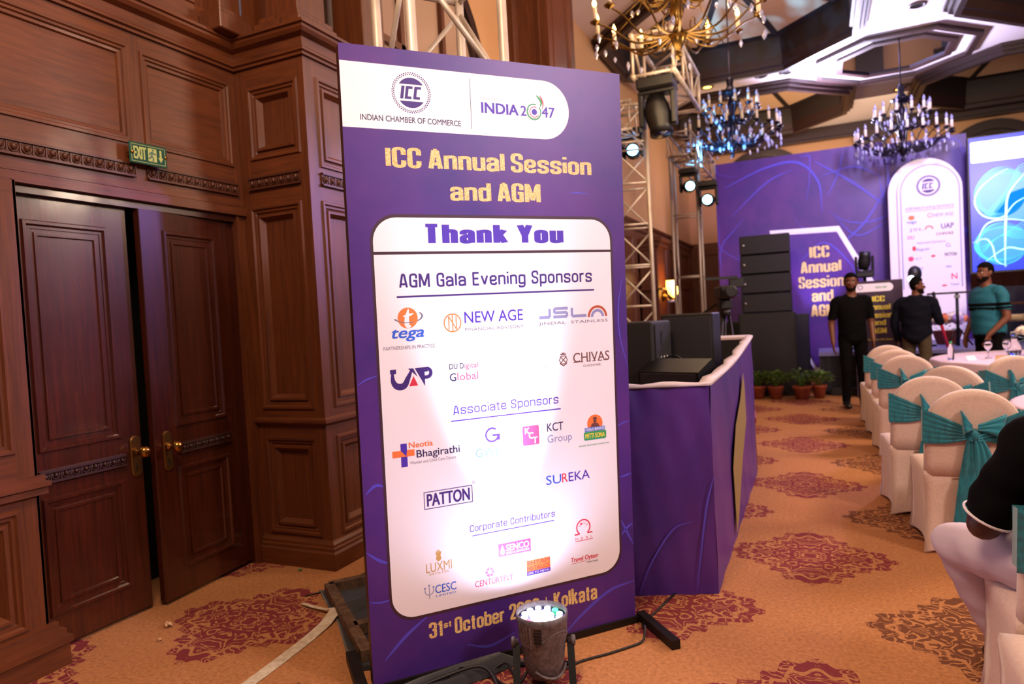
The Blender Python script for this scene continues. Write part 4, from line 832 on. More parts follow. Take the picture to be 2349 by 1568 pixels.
# ------------------------------------------------------------------ aluminium trusses and stage lamps
def truss(name, label, p0, p1, s, bay, rot=0.0, mat_='truss_white', tub=.024, plate=True, ladder=False):
    p0, p1 = V3(p0), V3(p1); t = (p1 - p0).normalized(); Ln = (p1 - p0).length
    a = V3((cos(rot), sin(rot), 0)) if abs(t.z) > .9 else V3((0, 0, 1)); c = t.cross(a).normalized()
    root = thing(name, label, 'truss', p0); h = s / 2; Q = [(-h, -h), (h, -h), (h, h), (-h, h)]
    P = lambda k, d: a * Q[k][0] + c * Q[k][1] + t * d
    for k in range(4): mb(mat_).tube([P(k, 0), P(k, Ln)], tub, 8).build('chord', root)
    b = mb(mat_); n = max(1, round(Ln / bay)); st = Ln / n
    for k in range(4):
        for i in range(n):
            d0, d1 = i * st, (i + 1) * st; q = (k + 1) % 4
            b.tube([P(k, d0 + .03), P(q, d0 + .03)], tub * .62, 6)
            if not ladder or k % 2: b.tube([P(k, d0 + .03), P(q, d1 - .03)] if (i + k) % 2 else [P(q, d0 + .03), P(k, d1 - .03)], tub * .55, 6)
        b.tube([P(k, Ln - .02), P((k + 1) % 4, Ln - .02)], tub * .9, 6)
    b.build('lattice', root)
    if plate: mb('dark_steel').at(Matrix.Rotation(rot, 4, 'Z')).box((0, 0, .006), (s + .12, s + .12, .012)).build('base_plate', root)
    return root
truss('lighting_truss', 'white truss tower rising right behind the sponsor board', (-1.78, 3.20, 0), (-1.78, 3.20, 5.2), .50, .66, R(53), tub=.027)
truss('lighting_truss', 'white truss tower with diagonal braces beside the right edge of the sponsor board', (-2.10, 8.5, 0), (-2.10, 8.5, 4.0), .42, .52, R(12))
truss('lighting_truss', 'slender truss tower between wall sconce and purple stage backdrop', (-1.90, 11.25, 0), (-1.90, 11.25, 3.9), .40, .9, R(2), 'truss_grey', .022, True, True)
truss('roof_truss', 'level truss whose open square end hangs under the candle chandelier', (-1.62, 7.8, 4.37), (-1.62, 9.6, 4.37), .46, .55, 0, tub=.03, plate=False)
truss('roof_truss', 'level truss bathed in blue light over the slender truss tower', (-1.92, 10.9, 4.05), (-1.92, 13.6, 4.05), .36, .5, 0, 'truss_grey', .02, False)
truss('roof_truss', 'level truss running to the wall at the top edge of the sponsor board', (-2.0, 8.45, 3.86), (-3.15, 8.45, 3.86), .34, .45, 0, tub=.02, plate=False)
mat('beam_blue', '#e8f4ff', .4, emit=18, ecol='#5fb8ff'); mat('beam_cyan', '#e8ffff', .4, emit=16, ecol='#7fe4ff')
def moving_head(name, label, loc, hang=True, aim=(0, -1, -.3), lit='beam_blue', k=1.0, rz=0.0):
    s = -1 if hang else 1; root = thing(name, label, 'stage light', TR(*loc, rz))
    mb('black_plastic').box((0, 0, s * .06 * k), (.36 * k, .30 * k, .12 * k), 0, .02).build('base', root)
    y = mb('black_plastic')
    for q in (-1, 1): y.box((q * .16 * k, 0, s * .29 * k), (.05 * k, .14 * k, .36 * k), 0, .015)
    y.box((0, 0, s * .135 * k), (.36 * k, .16 * k, .04 * k), 0, .01); y.build('yoke', root)
    d = V3(aim).normalized(); up = V3((0, 0, 1)); a = d.cross(up).normalized(); c = a.cross(d)
    hd = mb('black_plastic').at(frame((0, 0, s * .36 * k), a, c, a.cross(c))).lathe([(.001, -.2 * k), (.09 * k, -.19 * k), (.125 * k, -.08 * k), (.128 * k, .02 * k), (.11 * k, .12 * k), (.118 * k, .2 * k), (.10 * k, .2 * k)], 20).build('head', root)
    zz = a.cross(c); sg = 1 if zz.dot(d) > 0 else -1
    if sg < 0:
        hd.data.transform(Matrix.Translation((0, 0, s * .36 * k)) @ Matrix.Rotation(pi, 4, c) @ Matrix.Translation((0, 0, -s * .36 * k)))
    mb(lit).at(Matrix.Translation(V3((0, 0, s * .36 * k)) + d * .203 * k) @ frame((0, 0, 0), a, c, a.cross(c))).lathe([(.001, .012), (.05 * k, .010), (.088 * k, .0)], 18).build('lens', hd)
    return root
moving_head('moving_head_light', 'big black moving head hanging from the truss above the line of crystal chandeliers', (-1.62, 8.0, 4.12), True, (.15, -.1, -1), 'lens_board', 1.15)
moving_head('moving_head_light', 'glowing blue lamp at the right edge of the sponsor board', (-2.17, 8.98, 3.86), True, (.2, -1, -.1), 'beam_blue', .8)
moving_head('moving_head_light', 'upper black lamp with cyan beam on the slender truss tower', (-1.78, 10.85, 3.62), True, (.3, -1, -.12), 'beam_cyan', .75)
moving_head('moving_head_light', 'lower cyan glowing lamp beside the slender truss tower', (-1.52, 11.0, 3.42), True, (.05, -1, -.1), 'beam_cyan', .8)

# ------------------------------------------------------------------ chandeliers
def chandelier(name, label, loc, ztop, R1, n1, n2, metal, lit, drops, group=None):
    """loc = bottom finial; arms sweep out from a baluster"""
    root = thing(name, label, 'chandelier', loc); H = ztop - loc[2]
    st = mb(metal).lathe([(.004, 0), (.03, .03), (.035, .06), (.015, .09), (.03, .11), (.06, .16), (.085, .24), (.05, .31), (.03, .36), (.055, .42), (.075, .5), (.045, .6), (.025, .75), (.04, .82), (.06, .9), (.03, 1.0), (.012, 1.1), (.010, H)], 16)
    st.build('stem', root)
    for tier, (n, r, z0) in enumerate(((n1, R1, .28), (n2, R1 * .58, .66))):
        if not n: continue
        am = mb(metal); pts = []
        for k in range(15):
            t = k / 14; pts.append((.05 + (r - .05) * t, 0, z0 - .10 * sin(pi * min(1, t * 1.25)) * (1 - .2 * t) + .13 * max(0, t - .55) / .45))
        am.tube(pts, [.014 - .005 * k / 14 for k in range(15)], 7)
        am.tube([(.35 * r + .05 * cos(q), 0, z0 - .03 + .05 * sin(q)) for q in [R(-60 + 300 * k / 9) for k in range(10)]], .007, 5)
        e = pts[-1]; am.lathe([(.004, -.03), (.02, -.015), (.05, 0), (.055, .012), (.02, .016), (.022, .035), (.018, .04)], 12, e)
        arm0 = None
        for i in range(n):
            ang = 2 * pi * (i + .5 * tier) / n
            if arm0 is None:
                arm0 = am.build('arm', root); arm = arm0
                cn = mb('candle_tube').lathe([(.022, .03), (.022, .155), (.012, .16)], 10, e).build('candle', arm)
                fl_ = mb('flame' if lit else 'crystal').lathe([(.006, .155), (.021, .18), (.022, .20), (.012, .23), (.002, .255)], 10, e).build('bulb', arm)
            else:
                arm = arm0.copy(); COL.objects.link(arm); arm.parent = root
                for ch in kids(arm0): c2 = ch.copy(); COL.objects.link(c2); c2.parent = arm
            arm.rotation_euler = (0, 0, ang)
    d0 = None; rnd = random.Random(len(label))
    for i in range(drops):
        if d0 is None:
            d0 = mb('crystal').lathe([(.002, 0), (.012, -.015), (.018, -.035), (.010, -.055), (.002, -.07)], 6, smooth=False).build('crystal_drop', root); d = d0
        else: d = d0.copy(); COL.objects.link(d); d.parent = root
        a = rnd.uniform(0, 2 * pi); q = rnd.choice((R1, R1 * .98, R1 * .75, R1 * .55, .2)); d.location = (q * cos(a), q * sin(a), .28 + rnd.uniform(-.10, .06) + (.40 if q < R1 * .6 and rnd.random() < .6 else 0)); d.scale = (1.2, 1.2, rnd.uniform(.9, 1.5))
    cw = mb(metal).lathe([(.10, 1.02), (.16, 1.08), (.17, 1.10), (.10, 1.12), (.05, 1.2), (.06, 1.3), (.02, 1.36)], 16) if n2 == 0 or True else None
    cw.build('crown', root)
    ch = mb(metal)
    for k in range(6): a = 2 * pi * k / 6; ch.tube([(.15 * cos(a), .15 * sin(a), 1.08), (R1 * .45 * cos(a), R1 * .45 * sin(a), .62), (R1 * .9 * cos(a), R1 * .9 * sin(a), .30)], .006, 5)
    ch.build('chain', root)
    return root
mat('iron_dark', '#241f2c', .35, .8)
chandelier('chandelier', 'brass chandelier with lit candle bulbs nearest the camera at the top edge', (-1.22, 7.2, 4.00), 6.5, .84, 14, 10, 'brass', True, 34)
chandelier('chandelier', 'crystal chandelier glowing blue between the near truss and the stage backdrop', (-1.25, 12.2, 3.97), 6.9, .76, 20, 12, 'iron_dark', False, 98)
chandelier('chandelier', 'unlit crystal chandelier hanging in front of the white arch panel', (1.42, 14.9 - 1.0, 3.83), 5.98, .74, 20, 12, 'iron_dark', False, 98)

# ------------------------------------------------------------------ purple control desk, monitors and loudspeakers
dk = thing('control_desk', 'purple cloth-wrapped control desk enclosure right of the sponsor board', 'desk', (-.6, 4.5, 0)); O = Matrix.Translation((.6, -4.5, 0))
A_, B_, C_ = V3((-1.25, 3.256, 0)), V3((-.524, 3.531, 0)), V3((-.552, 6.222, 0))
def wall_panel(p, q, topf, n, wrinkle, m):
    b = mb(m).at(O); d = (q - p).normalized(); nn = V3((d.y, -d.x, 0)); rings = []
    def f(u, v):
        w = p.lerp(q, u); h = topf(u); k = wrinkle * (sin(23 * (u * 1.3 + v * .9)) * max(0, v - .55) + .3 * sin(40 * u + 9 * v))
        return w + nn * k + V3((0, 0, h * v))
    b.grid(f, n, 24)
    return b
b = wall_panel(A_, B_, lambda u: 1.085 - .008 * u, 40, .010, 'purple_print'); b.use('ink_wisp').at(O @ frame(B_, (B_ - A_).normalized(), (0, 0, 1)))
ribbon(b, [(-.11, .03), (-.05, .42), (-.005, .60)], .009, .016); ribbon(b, [(-.40, .02), (-.33, .18), (-.22, .34), (-.12, .38)], .007, .016); b.build('front_cloth', dk)
topf = lambda u: 1.077 + .035 * u + .085 * max(0, (u - .35) / .65) ** 1.4
b = wall_panel(B_, C_, topf, 40, .008, 'purple_print'); b.use('ink_dull_yellow').at(O @ frame(B_ + V3((.016, 0, 0)), (C_ - B_).normalized(), (0, 0, 1)))
b.build('side_cloth', dk)
b = MB().use('ink_dull_yellow').at(O @ frame(B_ + V3((.016, 0, 0)), (C_ - B_).normalized(), (0, 0, 1))); b.poly([(.75, .48, 0), (1.0, .70, 0), (1.35, .82, 0), (1.62, .98, 0), (1.70, .86, 0), (1.72, .62, 0), (1.35, .42, 0), (.95, .12, 0), (.82, .05, 0)]); b.build('printed_stripe', dk)
b = mb('foam_white').at(O)
for p, q, tf in ((A_, B_, lambda u: 1.085 - .008 * u), (B_, C_, topf)):
    d = (q - p).normalized(); nn = V3((-d.y, d.x, 0)); rings = []
    for k in range(15):
        u = k / 14; w = p.lerp(q, u) + V3((0, 0, tf(u))); j = .012 * sin(31 * u); z0 = V3((0, 0, .006 + .006 * sin(19 * u)))
        rings.append([w - nn * .012 + V3((0, 0, -.012)), w - nn * .010 + z0, w + nn * (.05 + j) + z0, w + nn * (.055 + j) + V3((0, 0, -.02))])
    b.loft(rings, True, True, True)
b.build('padded_edge', dk)
b = mb('dark_frame').at(O).bar((-1.6, 3.5, .74), (-.62, 3.85, .74), .5, .03); b.bar((-.85, 3.9, .74), (-.85, 6.2, .74), .5, .03); b.build('work_top', dk)
def speaker_box(name, label, loc, dims, rz, tilt=0.0, extra=None, m='grille'):
    root = thing(name, label, 'loudspeaker', TR(*loc, rz)); w, d, h = dims
    T = Matrix.Translation((0, 0, h / 2)) @ Matrix.Rotation(tilt, 4, 'X') @ Matrix.Translation((0, 0, -h / 2))
    mb('black_plastic').at(T).box((0, 0, h / 2), (w, d, h), 0, .012).build('cabinet', root)
    mb(m).at(T).box((0, -d / 2 - .004, h / 2), (w * .93, .012, h * .92), 0, .004).build('grille', root)
    return root
def monitor(name, label, loc, w, h, rz, tilt=0.0):
    root = thing(name, label, 'monitor', TR(*loc, rz)); T = Matrix.Rotation(tilt, 4, 'X')
    mb('black_plastic').box((0, .02, .008), (w * .5, .2, .016), 0, .005).build('base', root)
    mb('black_plastic').bar((0, .03, .01), (0, .03, .2), .05, .03).build('stand', root)
    b = mb('monitor_back').at(Matrix.Translation((0, 0, .10)) @ T); b.box((0, 0, h / 2), (w, .035, h), 0, .012); b.box((0, -.025, h / 2), (w * .6, .03, h * .55), 0, .012); b.build('screen_housing', root)
    return root
def tall_monitor(name, label, loc, w, d, h, rz):
    return speaker_box(name, label, loc, (w, d, h), rz, 0, None, 'monitor_back')
# flight-cased amplifier seen from its connector side
amp = thing('amplifier_rack', 'dark equipment case with connector panel on the desk at left', 'equipment case', TR(-1.36, 5.25, .78, R(-6)))
mb('grille').box((0, 0, .30), (.50, .45, .60), 0, .012).build('cabinet', amp)
b = mb('monitor_back').at(frame((.256, 0, .3), (0, 1, 0), (0, 0, 1))); b.box((0, 0, 0), (.36, .55, .012)); b.use('black_void').box((-.04, .17, .008), (.05, .10, .006)); b.use('steel')
for x, y in ((-.09, .02), (-.02, .02), (.05, .02), (-.09, -.06), (-.02, -.06), (-.09, -.14), (-.02, -.14), (-.05, -.22)): b.lathe([(.018, 0), (.018, .012), (.010, .014)], 10, (x, y, .006))
b.build('connector_panel', amp)
b = mb('cable'); b.tube(smoothp([(-1.08, 5.22, 1.10), (-.98, 5.12, 1.11), (-.90, 5.05, 1.02), (-.88, 5.0, .80)]), .007, 6); b.tube(smoothp([(-1.08, 5.26, 1.02), (-1.0, 5.1, 1.02), (-.93, 5.0, .92), (-.92, 4.95, .78)]), .007, 6); tag(b.build('cable'), 'two black leads plugged into the connector panel of the equipment case', 'cable')
tall_monitor('equipment_case', 'plain dark case with brown top edge standing behind the connector panel', (-.98, 5.75, .78), .42, .3, .64, R(-4))['category'] = 'equipment case'
wd = thing('wedge_monitor', 'slanted black wedge loudspeaker on the desk below the dark cases', 'loudspeaker', TR(-.93, 4.95, .765, R(-20)))
mb('black_plastic').at(frame((0, 0, 0), (0, 1, 0), (0, 0, 1))).prism([(-.18, 0), (.2, 0), (.2, .10), (.02, .34), (-.18, .26)], -.24, .24).build('cabinet', wd)
mb('monitor_back').at(frame((0, 0, 0), (0, 1, 0), (0, 0, 1))).prism([(-.186, .01), (-.18, .01), (-.18, .25), (-.186, .245)], -.22, .22).build('grille', wd)
mixer = thing('audio_mixer', 'flat dark mixing desk with small coloured knobs behind the purple front', 'mixer', TR(-1.25, 4.0, .77, R(20)))
mb('black_metal').box((0, 0, .05), (.6, .45, .10), 0, .01).build('body', mixer)
b = mb('steel'); [b.box((-.24 + .06 * i, -.15 + .07 * j, .108), (.016, .022, .016)) for i in range(9) for j in range(4)]; b.build('knob_field', mixer)
b = mb('ink_red'); b.box((.2, .12, .115), (.05, .03, .03)); b.build('red_switch', mixer)
b = mb('cable')
for k in range(5): b.tube(smoothp([(-.85 + .02 * k, 5.6 - .1 * k, .80), (-.78 - .02 * k, 5.3, 1.02 - .03 * k), (-.72, 5.0 + .08 * k, .98), (-.70, 4.7, .86 + .02 * k), (-.74, 4.5, .78)]), .010, 6)
tag(b.build('cable_bundle'), 'bundle of black cables tumbling inside the desk by the padded edge', 'cable')
# camera on a tripod behind the desk, red and gold chair back, cream-edged board
cm = thing('video_camera', 'black video camera on tripod left of the tall speaker stack', 'camera', TR(-.96, 7.85, 0, R(20)))
b = mb('black_plastic'); b.box((0, 0, 1.62), (.16, .34, .14), 0, .02); b.lathe([(.05, 0), (.06, .12), (.055, .13)], 14, (0, 0, 0)) if False else None; b.build('body', cm)
mb('black_plastic').at(frame((0, -.17, 1.62), (1, 0, 0), (0, 0, 1))).lathe([(.045, 0), (.055, .08), (.065, .16), (.05, .16)], 14).build('lens', cm)
mb('black_plastic').box((.14, .02, 1.72), (.16, .04, .10), 0, .008).build('viewfinder', cm); mb('black_plastic').bar((-.05, .1, 1.5), (-.28, .42, 1.32), .025, .025).build('pan_handle', cm)
b = mb('black_plastic').box((0, 0, 1.49), (.14, .16, .12), 0, .02); b.lathe([(.06, 1.36), (.06, 1.44)], 12); b.build('tripod_head', cm)
mb('black_plastic').bar((-.2, 0, 1.78), (.15, 0, 1.78), .03, .03).build('carry_handle', cm)
for k in range(3): a = R(90 + 120 * k); mb('dark_steel').tube([(.04 * cos(a), .04 * sin(a), 1.38), (.20 * cos(a), .20 * sin(a), .01)], .018, 8).build('leg', cm)
rc = thing('gilt_chair', 'chair with red velvet and gold back leaning inside the control desk', 'chair', TR(-.79, 6.55, 0, R(95)))
b = mb('gold_wood').at(frame((0, .2, .45), (1, 0, 0), V3((0, .25, 1)), None)); b.loft([[(x * k, y * k + (1 - k) * .4, z) for x, y in rrect(-.22, 0, .22, .82, .16)] for z, k in ((-.02, 1), (.02, 1))], True, True, False); b.build('back_frame', rc)
b = mb('red_velvet').at(frame((0, .2, .45), (1, 0, 0), V3((0, .25, 1)), None)); b.loft([[(x * k, y * k + (1 - k) * .4, z) for x, y in rrect(-.19, .05, .19, .77, .14)] for z, k in ((-.03, .9), (-.025, 1), (.025, 1), (.03, .9))], True, True, False); b.build('back_pad', rc)
mb('red_velvet').box((0, 0, .44), (.44, .44, .08), 0, .02).build('seat', rc)
for x in (-.2, .2):
    for y in (-.2, .2): mb('gold_wood').bar((x, y, 0), (x * .95, y * .95, .41), .03, .03).build('leg', rc)
eb = thing('speaker_case', 'black case with cream top edge behind the control desk', 'case', TR(-.86, 7.0, 0, R(3)))
mb('black_plastic').box((0, 0, .57), (.42, .35, 1.14), 0, .008).build('case_body', eb); mb('foam_white').box((0, 0, 1.155), (.45, .37, .03), 0, .006).build('top_edge', eb); mb('gold_wood').box((-.21, -.17, .58), (.03, .03, 1.12)).build('corner_strip', eb)

# line array on sub woofers
for k in range(4):
    z0 = 1.345 + .313 * k
    t = speaker_box('line_array_speaker', ['lowest', 'second lowest', 'second highest', 'topmost'][k] + ' black line array box of the stack left of the stage', (-.79, 11.95, z0), (.76, .46, .305), R(2), 0, None)
    t['group'] = 'line array boxes'
    mb('steel').at(frame((-.32, -.245, .15), (1, 0, 0), (0, 0, 1))).lathe([(.022, 0), (.022, .01), (.012, .012)], 10).build('badge', t)
speaker_box('subwoofer', 'wide black subwoofer under the line array', (-.80, 11.98, 0), (.86, .7, 1.34), R(2))
speaker_box('subwoofer', 'shorter black subwoofer to the right of the line array', (-.39, 12.75, 0), (.40, .6, 1.28), R(2))
speaker_box('subwoofer', 'black subwoofer half hidden left of the line array', (-1.42, 12.75, 0), (.30, .6, 1.2), R(2))

# ------------------------------------------------------------------ potted plants in front of the speakers
def potted(x, y, k, label, seed):
    rnd = random.Random(seed); root = thing('potted_plant', label, 'potted plant', TR(x, y, 0, rnd.uniform(0, 3)), 'terracotta plants before the stage')
    mb('terracotta').lathe([(.075 * k, 0), (.105 * k, .16), (.118 * k, .17), (.118 * k, .205), (.10 * k, .205), (.095 * k, .17), (.02, .17)], 20).build('pot', root)
    mb('soil').lathe([(.001, .188), (.098 * k, .186)], 16, cap=False).build('soil', root)
    b = MB(); b.smooth = True
    for i in range(150):
        a = rnd.uniform(0, 2 * pi); e = rnd.uniform(-.15, 1.35); r = rnd.uniform(.09, .185) * k; c = V3((r * cos(a) * cos(e) * 1.05, r * sin(a) * cos(e) * 1.05, .27 + r * .85 * sin(e)))
        d = (V3((cos(a), sin(a), rnd.uniform(-.2, .6)))).normalized(); s = d.cross(V3((0, 0, 1))).normalized(); L_ = rnd.uniform(.05, .085); w = L_ * .32; up = s.cross(d)
        b.use('leaf' if rnd.random() < .7 else 'leaf_light')
        b.add([c, c + d * L_ * .5 + s * w + up * .008, c + d * L_, c + d * L_ * .5 - s * w + up * .008, c + d * L_ * .5 + up * -.004], [(0, 1, 4), (1, 2, 4), (2, 3, 4), (3, 0, 4)])
    b.build('foliage', root)
    b = mb('leaf')
    for i in range(14):
        a = rnd.uniform(0, 2 * pi); r = rnd.uniform(.04, .17) * k; b.tube([(.02 * cos(a), .02 * sin(a), .18), (r * .5 * cos(a), r * .5 * sin(a), .30), (r * cos(a), r * sin(a), .40)], .004, 5)
    b.build('stem', root)
potted(-.93, 11.30, 1.0, 'potted plant in terracotta pot partly behind the purple desk corner', 1)
potted(-.672, 11.25, 1.05, 'potted plant in terracotta pot second from the control desk', 2)
potted(-.30, 11.24, 1.2, 'largest potted plant in terracotta pot in front of the subwoofers', 3)
potted(-.06, 11.36, .95, 'potted plant in terracotta pot nearest to the stage corner', 4)

# ------------------------------------------------------------------ stage, backdrop and panels
stg = thing('stage', 'low stage with black skirt and pale lit edge', 'stage', (2.4, 12.8, 0))
O = Matrix.Translation((-2.4, -12.8, 0))
mb('stage_top').at(O).prism([(-.05, 11.75), (6.45, 11.75), (6.45, 14.6), (1.1, 14.6), (1.1, 13.0), (-.05, 13.0)], .61, .66).build('platform', stg)
b = mb('black_cloth').at(O)
def skirt(u, v): x = -.03 + 6.45 * u; return (x, 11.775 + .012 * sin(x * 60), .61 * v)
b.grid(skirt, 200, 2); b.grid(lambda u, v: (-.03 + .012 * sin(u * 160), 11.78 + 1.2 * u, .61 * v), 80, 2); b.build('skirt', stg)
mb('black_plastic').at(O).box((.35, 11.68, .06), (.5, .06, .12), 0, .01).build('cable_box', stg)
ZS[0] = .0001
def wisps(b, x0, x1, z0, z1, n, seed, zoff, w=.03):
    rnd = random.Random(seed)
    for i in range(n):
        cx, cy = rnd.uniform(x0, x1), rnd.uniform(z0, z1); a = rnd.uniform(0, 2 * pi); pts = []; k = rnd.uniform(-.5, .5); st = rnd.uniform(.25, .5)
        for j in range(6):
            pts.append((min(max(cx, x0 + .02), x1 - .02), min(max(cy, z0 + .02), z1 - .02))); cx += st * cos(a); cy += st * sin(a); a += k
        ribbon(b, pts, w * rnd.uniform(.5, 1.6), zoff, 8)
bd = thing('stage_backdrop', 'large purple printed backdrop wall with pale blue light trails behind the stage', 'backdrop', (.3, 14.75, 0))
O = Matrix.Translation((-.3, -14.75, 0))
b = mb('purple_print').at(O); b.box((-.33, 14.75, 2.2), (3.1, .06, 4.4)); b.use('ink_wisp').at(O @ FY(14.718)); wisps(b, -1.86, 1.2, .8, 4.35, 16, 21, 0, .018)
for pts, w in (([(-1.7, 3.9), (-.9, 4.2), (-.3, 4.22), (.05, 3.8), (.1, 3.2)], .05), ([(-1.6, 3.3), (-.9, 3.9), (-.4, 4.1)], .03), ([(.0, 4.2), (.6, 3.75), (1.2, 3.2)], .05), ([(.1, 3.9), (.7, 4.0), (1.19, 3.7)], .03), ([(.2, 2.4), (.8, 2.9), (1.19, 3.5)], .04), ([(.3, 3.1), (.7, 2.7), (1.19, 2.9)], .03), ([(.5, 4.3), (.4, 3.9), (.2, 3.5)], .03)): ribbon(b, pts, w, .001)
b.build('left_panel', bd)
b = mb('purple_print').at(O); b.box((1.85, 14.70, 2.17), (1.28, .06, 4.34)); b.use('ink_wisp').at(O @ FY(14.668)); wisps(b, 1.22, 2.48, .8, 4.3, 10, 5, 0, .018); ribbon(b, [(1.23, 2.0), (1.26, 3.0), (1.235, 4.1)], .05, .001); b.build('right_panel', bd)
# hexagon panel with the event title
hx = thing('event_title_panel', 'purple hexagon panel with white frame and event title beside the speaker stack', 'sign', (.0, 13.25, 0)); O = Matrix.Translation((0, -13.25, 0))
k = 13.25 / 12.2; Hx = [(x * k, (z - 1.45) * k + 1.45) for x, z in ((-.72, 2.69), (.32, 2.66), (.80, 1.72), (.42, .50), (-.10, .29), (-.60, 1.45))]
ctr = (sum(p[0] for p in Hx) / 6, sum(p[1] for p in Hx) / 6)
b = mb('white_print').at(O @ FY(13.25)); b.prism(Hx[::-1], -.06, .0)
inn = [(ctr[0] + (x - ctr[0]) * .88, ctr[1] + (z - ctr[1]) * .92) for x, z in Hx]; b.build('white_frame', hx)
b = mb('purple_print').at(O @ FY(13.25)); b.prism(inn[::-1], .0, .02); b.use('ink_wisp'); ribbon(b, [(-.3, 2.2), (.1, 2.5), (.5, 2.1), (.6, 1.8)], .02, .022); b.build('purple_field', hx)
for x_ in (-.02, .40): mb('dark_steel').at(O).bar((x_, 13.34, 0), (x_, 13.34, 1.9), .05, .05).build('support_post', hx)
b = mb('gold_print').at(O @ FY(13.22)); yk = lambda z: (z - 1.45) * k + 1.45
for w_, xa, xb, za, zb in (('ICC', -.13, .165, 2.175, 2.37), ('Annual', -.27, .33, 1.94, 2.13), ('Session', -.31, .36, 1.695, 1.89), ('and', -.12, .20, 1.47, 1.66), ('AGM', -.14, .22, 1.23, 1.42)): block(b, w_, xa * k, xb * k, yk(za), yk(zb), 0, .22, .15, 1.4, .74, .22)
b.build('title_lettering', hx)
# arch panel
ar = thing('sponsor_arch', 'tall white arch panel with gear emblem and sponsor marks, lit from below', 'sign', (1.81, 14.3, .66)); O = Matrix.Translation((-1.81, -14.3, -.66))
def archpoly(xc, hw, z0, zs): return [(xc - hw, z0), (xc + hw, z0)] + [(xc + hw * cos(R(a)), zs + hw * sin(R(a))) for a in range(0, 181, 9)]
b = mb('white_print').at(O @ FY(14.3)); b.prism(archpoly(1.765, .565, .67, 3.36), -.12, 0); b.build('rear_arch', ar)
b = mb('white_print').at(O @ FY(14.3)); b.prism(archpoly(1.84, .50, .67, 3.34), 0.0, .06); b.build('front_arch', ar)
b = mb('ink_steel').at(O @ FY(14.3)); P = [(1.84 - .45, 1.60)] + [(1.84 + .45 * cos(R(a)), 3.34 + .45 * sin(R(a))) for a in range(180, -1, -9)] + [(1.84 + .45, 1.60)]
for p, q in zip(P, P[1:]): b.bar((*p, .062), (*q, .062), .018, .002)
b.build('outline', ar)
b = mb('ink_purple').at(O @ FY(14.236)); xc, zc = 1.825, 3.42; arcband(b, xc, zc, .165, .02, 0, 0, 360, 40)
for k_ in range(36): a = 2 * pi * k_ / 36; b.bar((xc + .165 * cos(a), zc + .165 * sin(a), 0), (xc + .190 * cos(a), zc + .190 * sin(a), 0), .014, .001)
for s in (1, -1): P = [(xc + .125 * cos(R(a)), zc + s * .125 * sin(R(a)), 0) for a in range(36, 145, 9)]; b.poly(P if s > 0 else P[::-1])
icc_letters(b, xc - .10, xc + .085, zc - .05, zc + .05, 0, .16); b.build('gear_emblem', ar)
b = MB().at(O @ FY(14.236)); b.use('ink_steel')
block(b, 'AGM Gala Evening Sponsors', 1.46, 2.20, 3.02, 3.07, 0, .16, .14, 1.5, .74, .7, 2); b.poly([(1.46, 2.99, 0), (2.20, 2.99, 0), (2.20, 3.0, 0), (1.46, 3.0, 0)]); block(b, 'Associate Sponsors', 1.62, 2.06, 2.40, 2.44, 0, .16, .14, 1.5, .74, .7, 2)
b.build('heading_lettering', ar)
for x, z_, w, h, m, tx in ((1.50, 2.84, .10, .08, 'ink_orange', None), (1.475, 2.78, .15, .05, 'ink_blue', 'tega'), (1.80, 2.86, .07, .07, 'ink_orange', None), (1.89, 2.86, .30, .06, 'ink_steel', 'NEW AGE'), (1.50, 2.64, .24, .05, 'ink_steel', 'JSL'), (1.76, 2.65, .11, .05, 'ink_rust', None), (2.0, 2.64, .19, .09, 'ink_purple', 'UAP'), (1.48, 2.50, .10, .06, 'ink_pink', 'DU'), (1.92, 2.53, .26, .05, 'ink_maroon', 'CHIVAS'),
                         (1.545, 2.28, .06, .09, 'ink_red', None), (1.61, 2.28, .20, .05, 'ink_steel', 'Bhagirathi'), (2.06, 2.31, .07, .07, 'ink_steel', 'G'), (1.475, 2.10, .09, .09, 'ink_pink', None), (1.59, 2.12, .1, .04, 'ink_steel', 'KCT'), (1.83, 2.15, .07, .04, 'ink_red', None), (2.04, 2.15, .18, .06, 'ink_navy', 'PATTON'), (1.65, 1.93, .06, .05, 'ink_steel', 'EY'), (2.05, 1.95, .09, .03, 'ink_skyblue', 'SUREKA'), (2.13, 1.74, .09, .10, 'ink_pink', 'N'), (1.98, 1.62, .08, .03, 'ink_red', None), (2.11, 1.63, .13, .04, 'ink_steel', 'Travel')):
    b = mb(m).at(O @ FY(14.236))
    if tx: text(b, tx, x, x + w, z_, z_ + h, 0, .02)
    elif m in ('ink_rust',): arcband(b, x + w / 2, z_, w / 2, .02, 0, 0, 180, 12)
    elif m == 'ink_orange' and w < .08: arcband(b, x + w / 2, z_ + h / 2, w / 2, .012, 0)
    else: disc(b, x + w / 2, z_ + h / 2, w / 2, 0, 16, h / 2)
    b.build('sponsor_logo', ar)
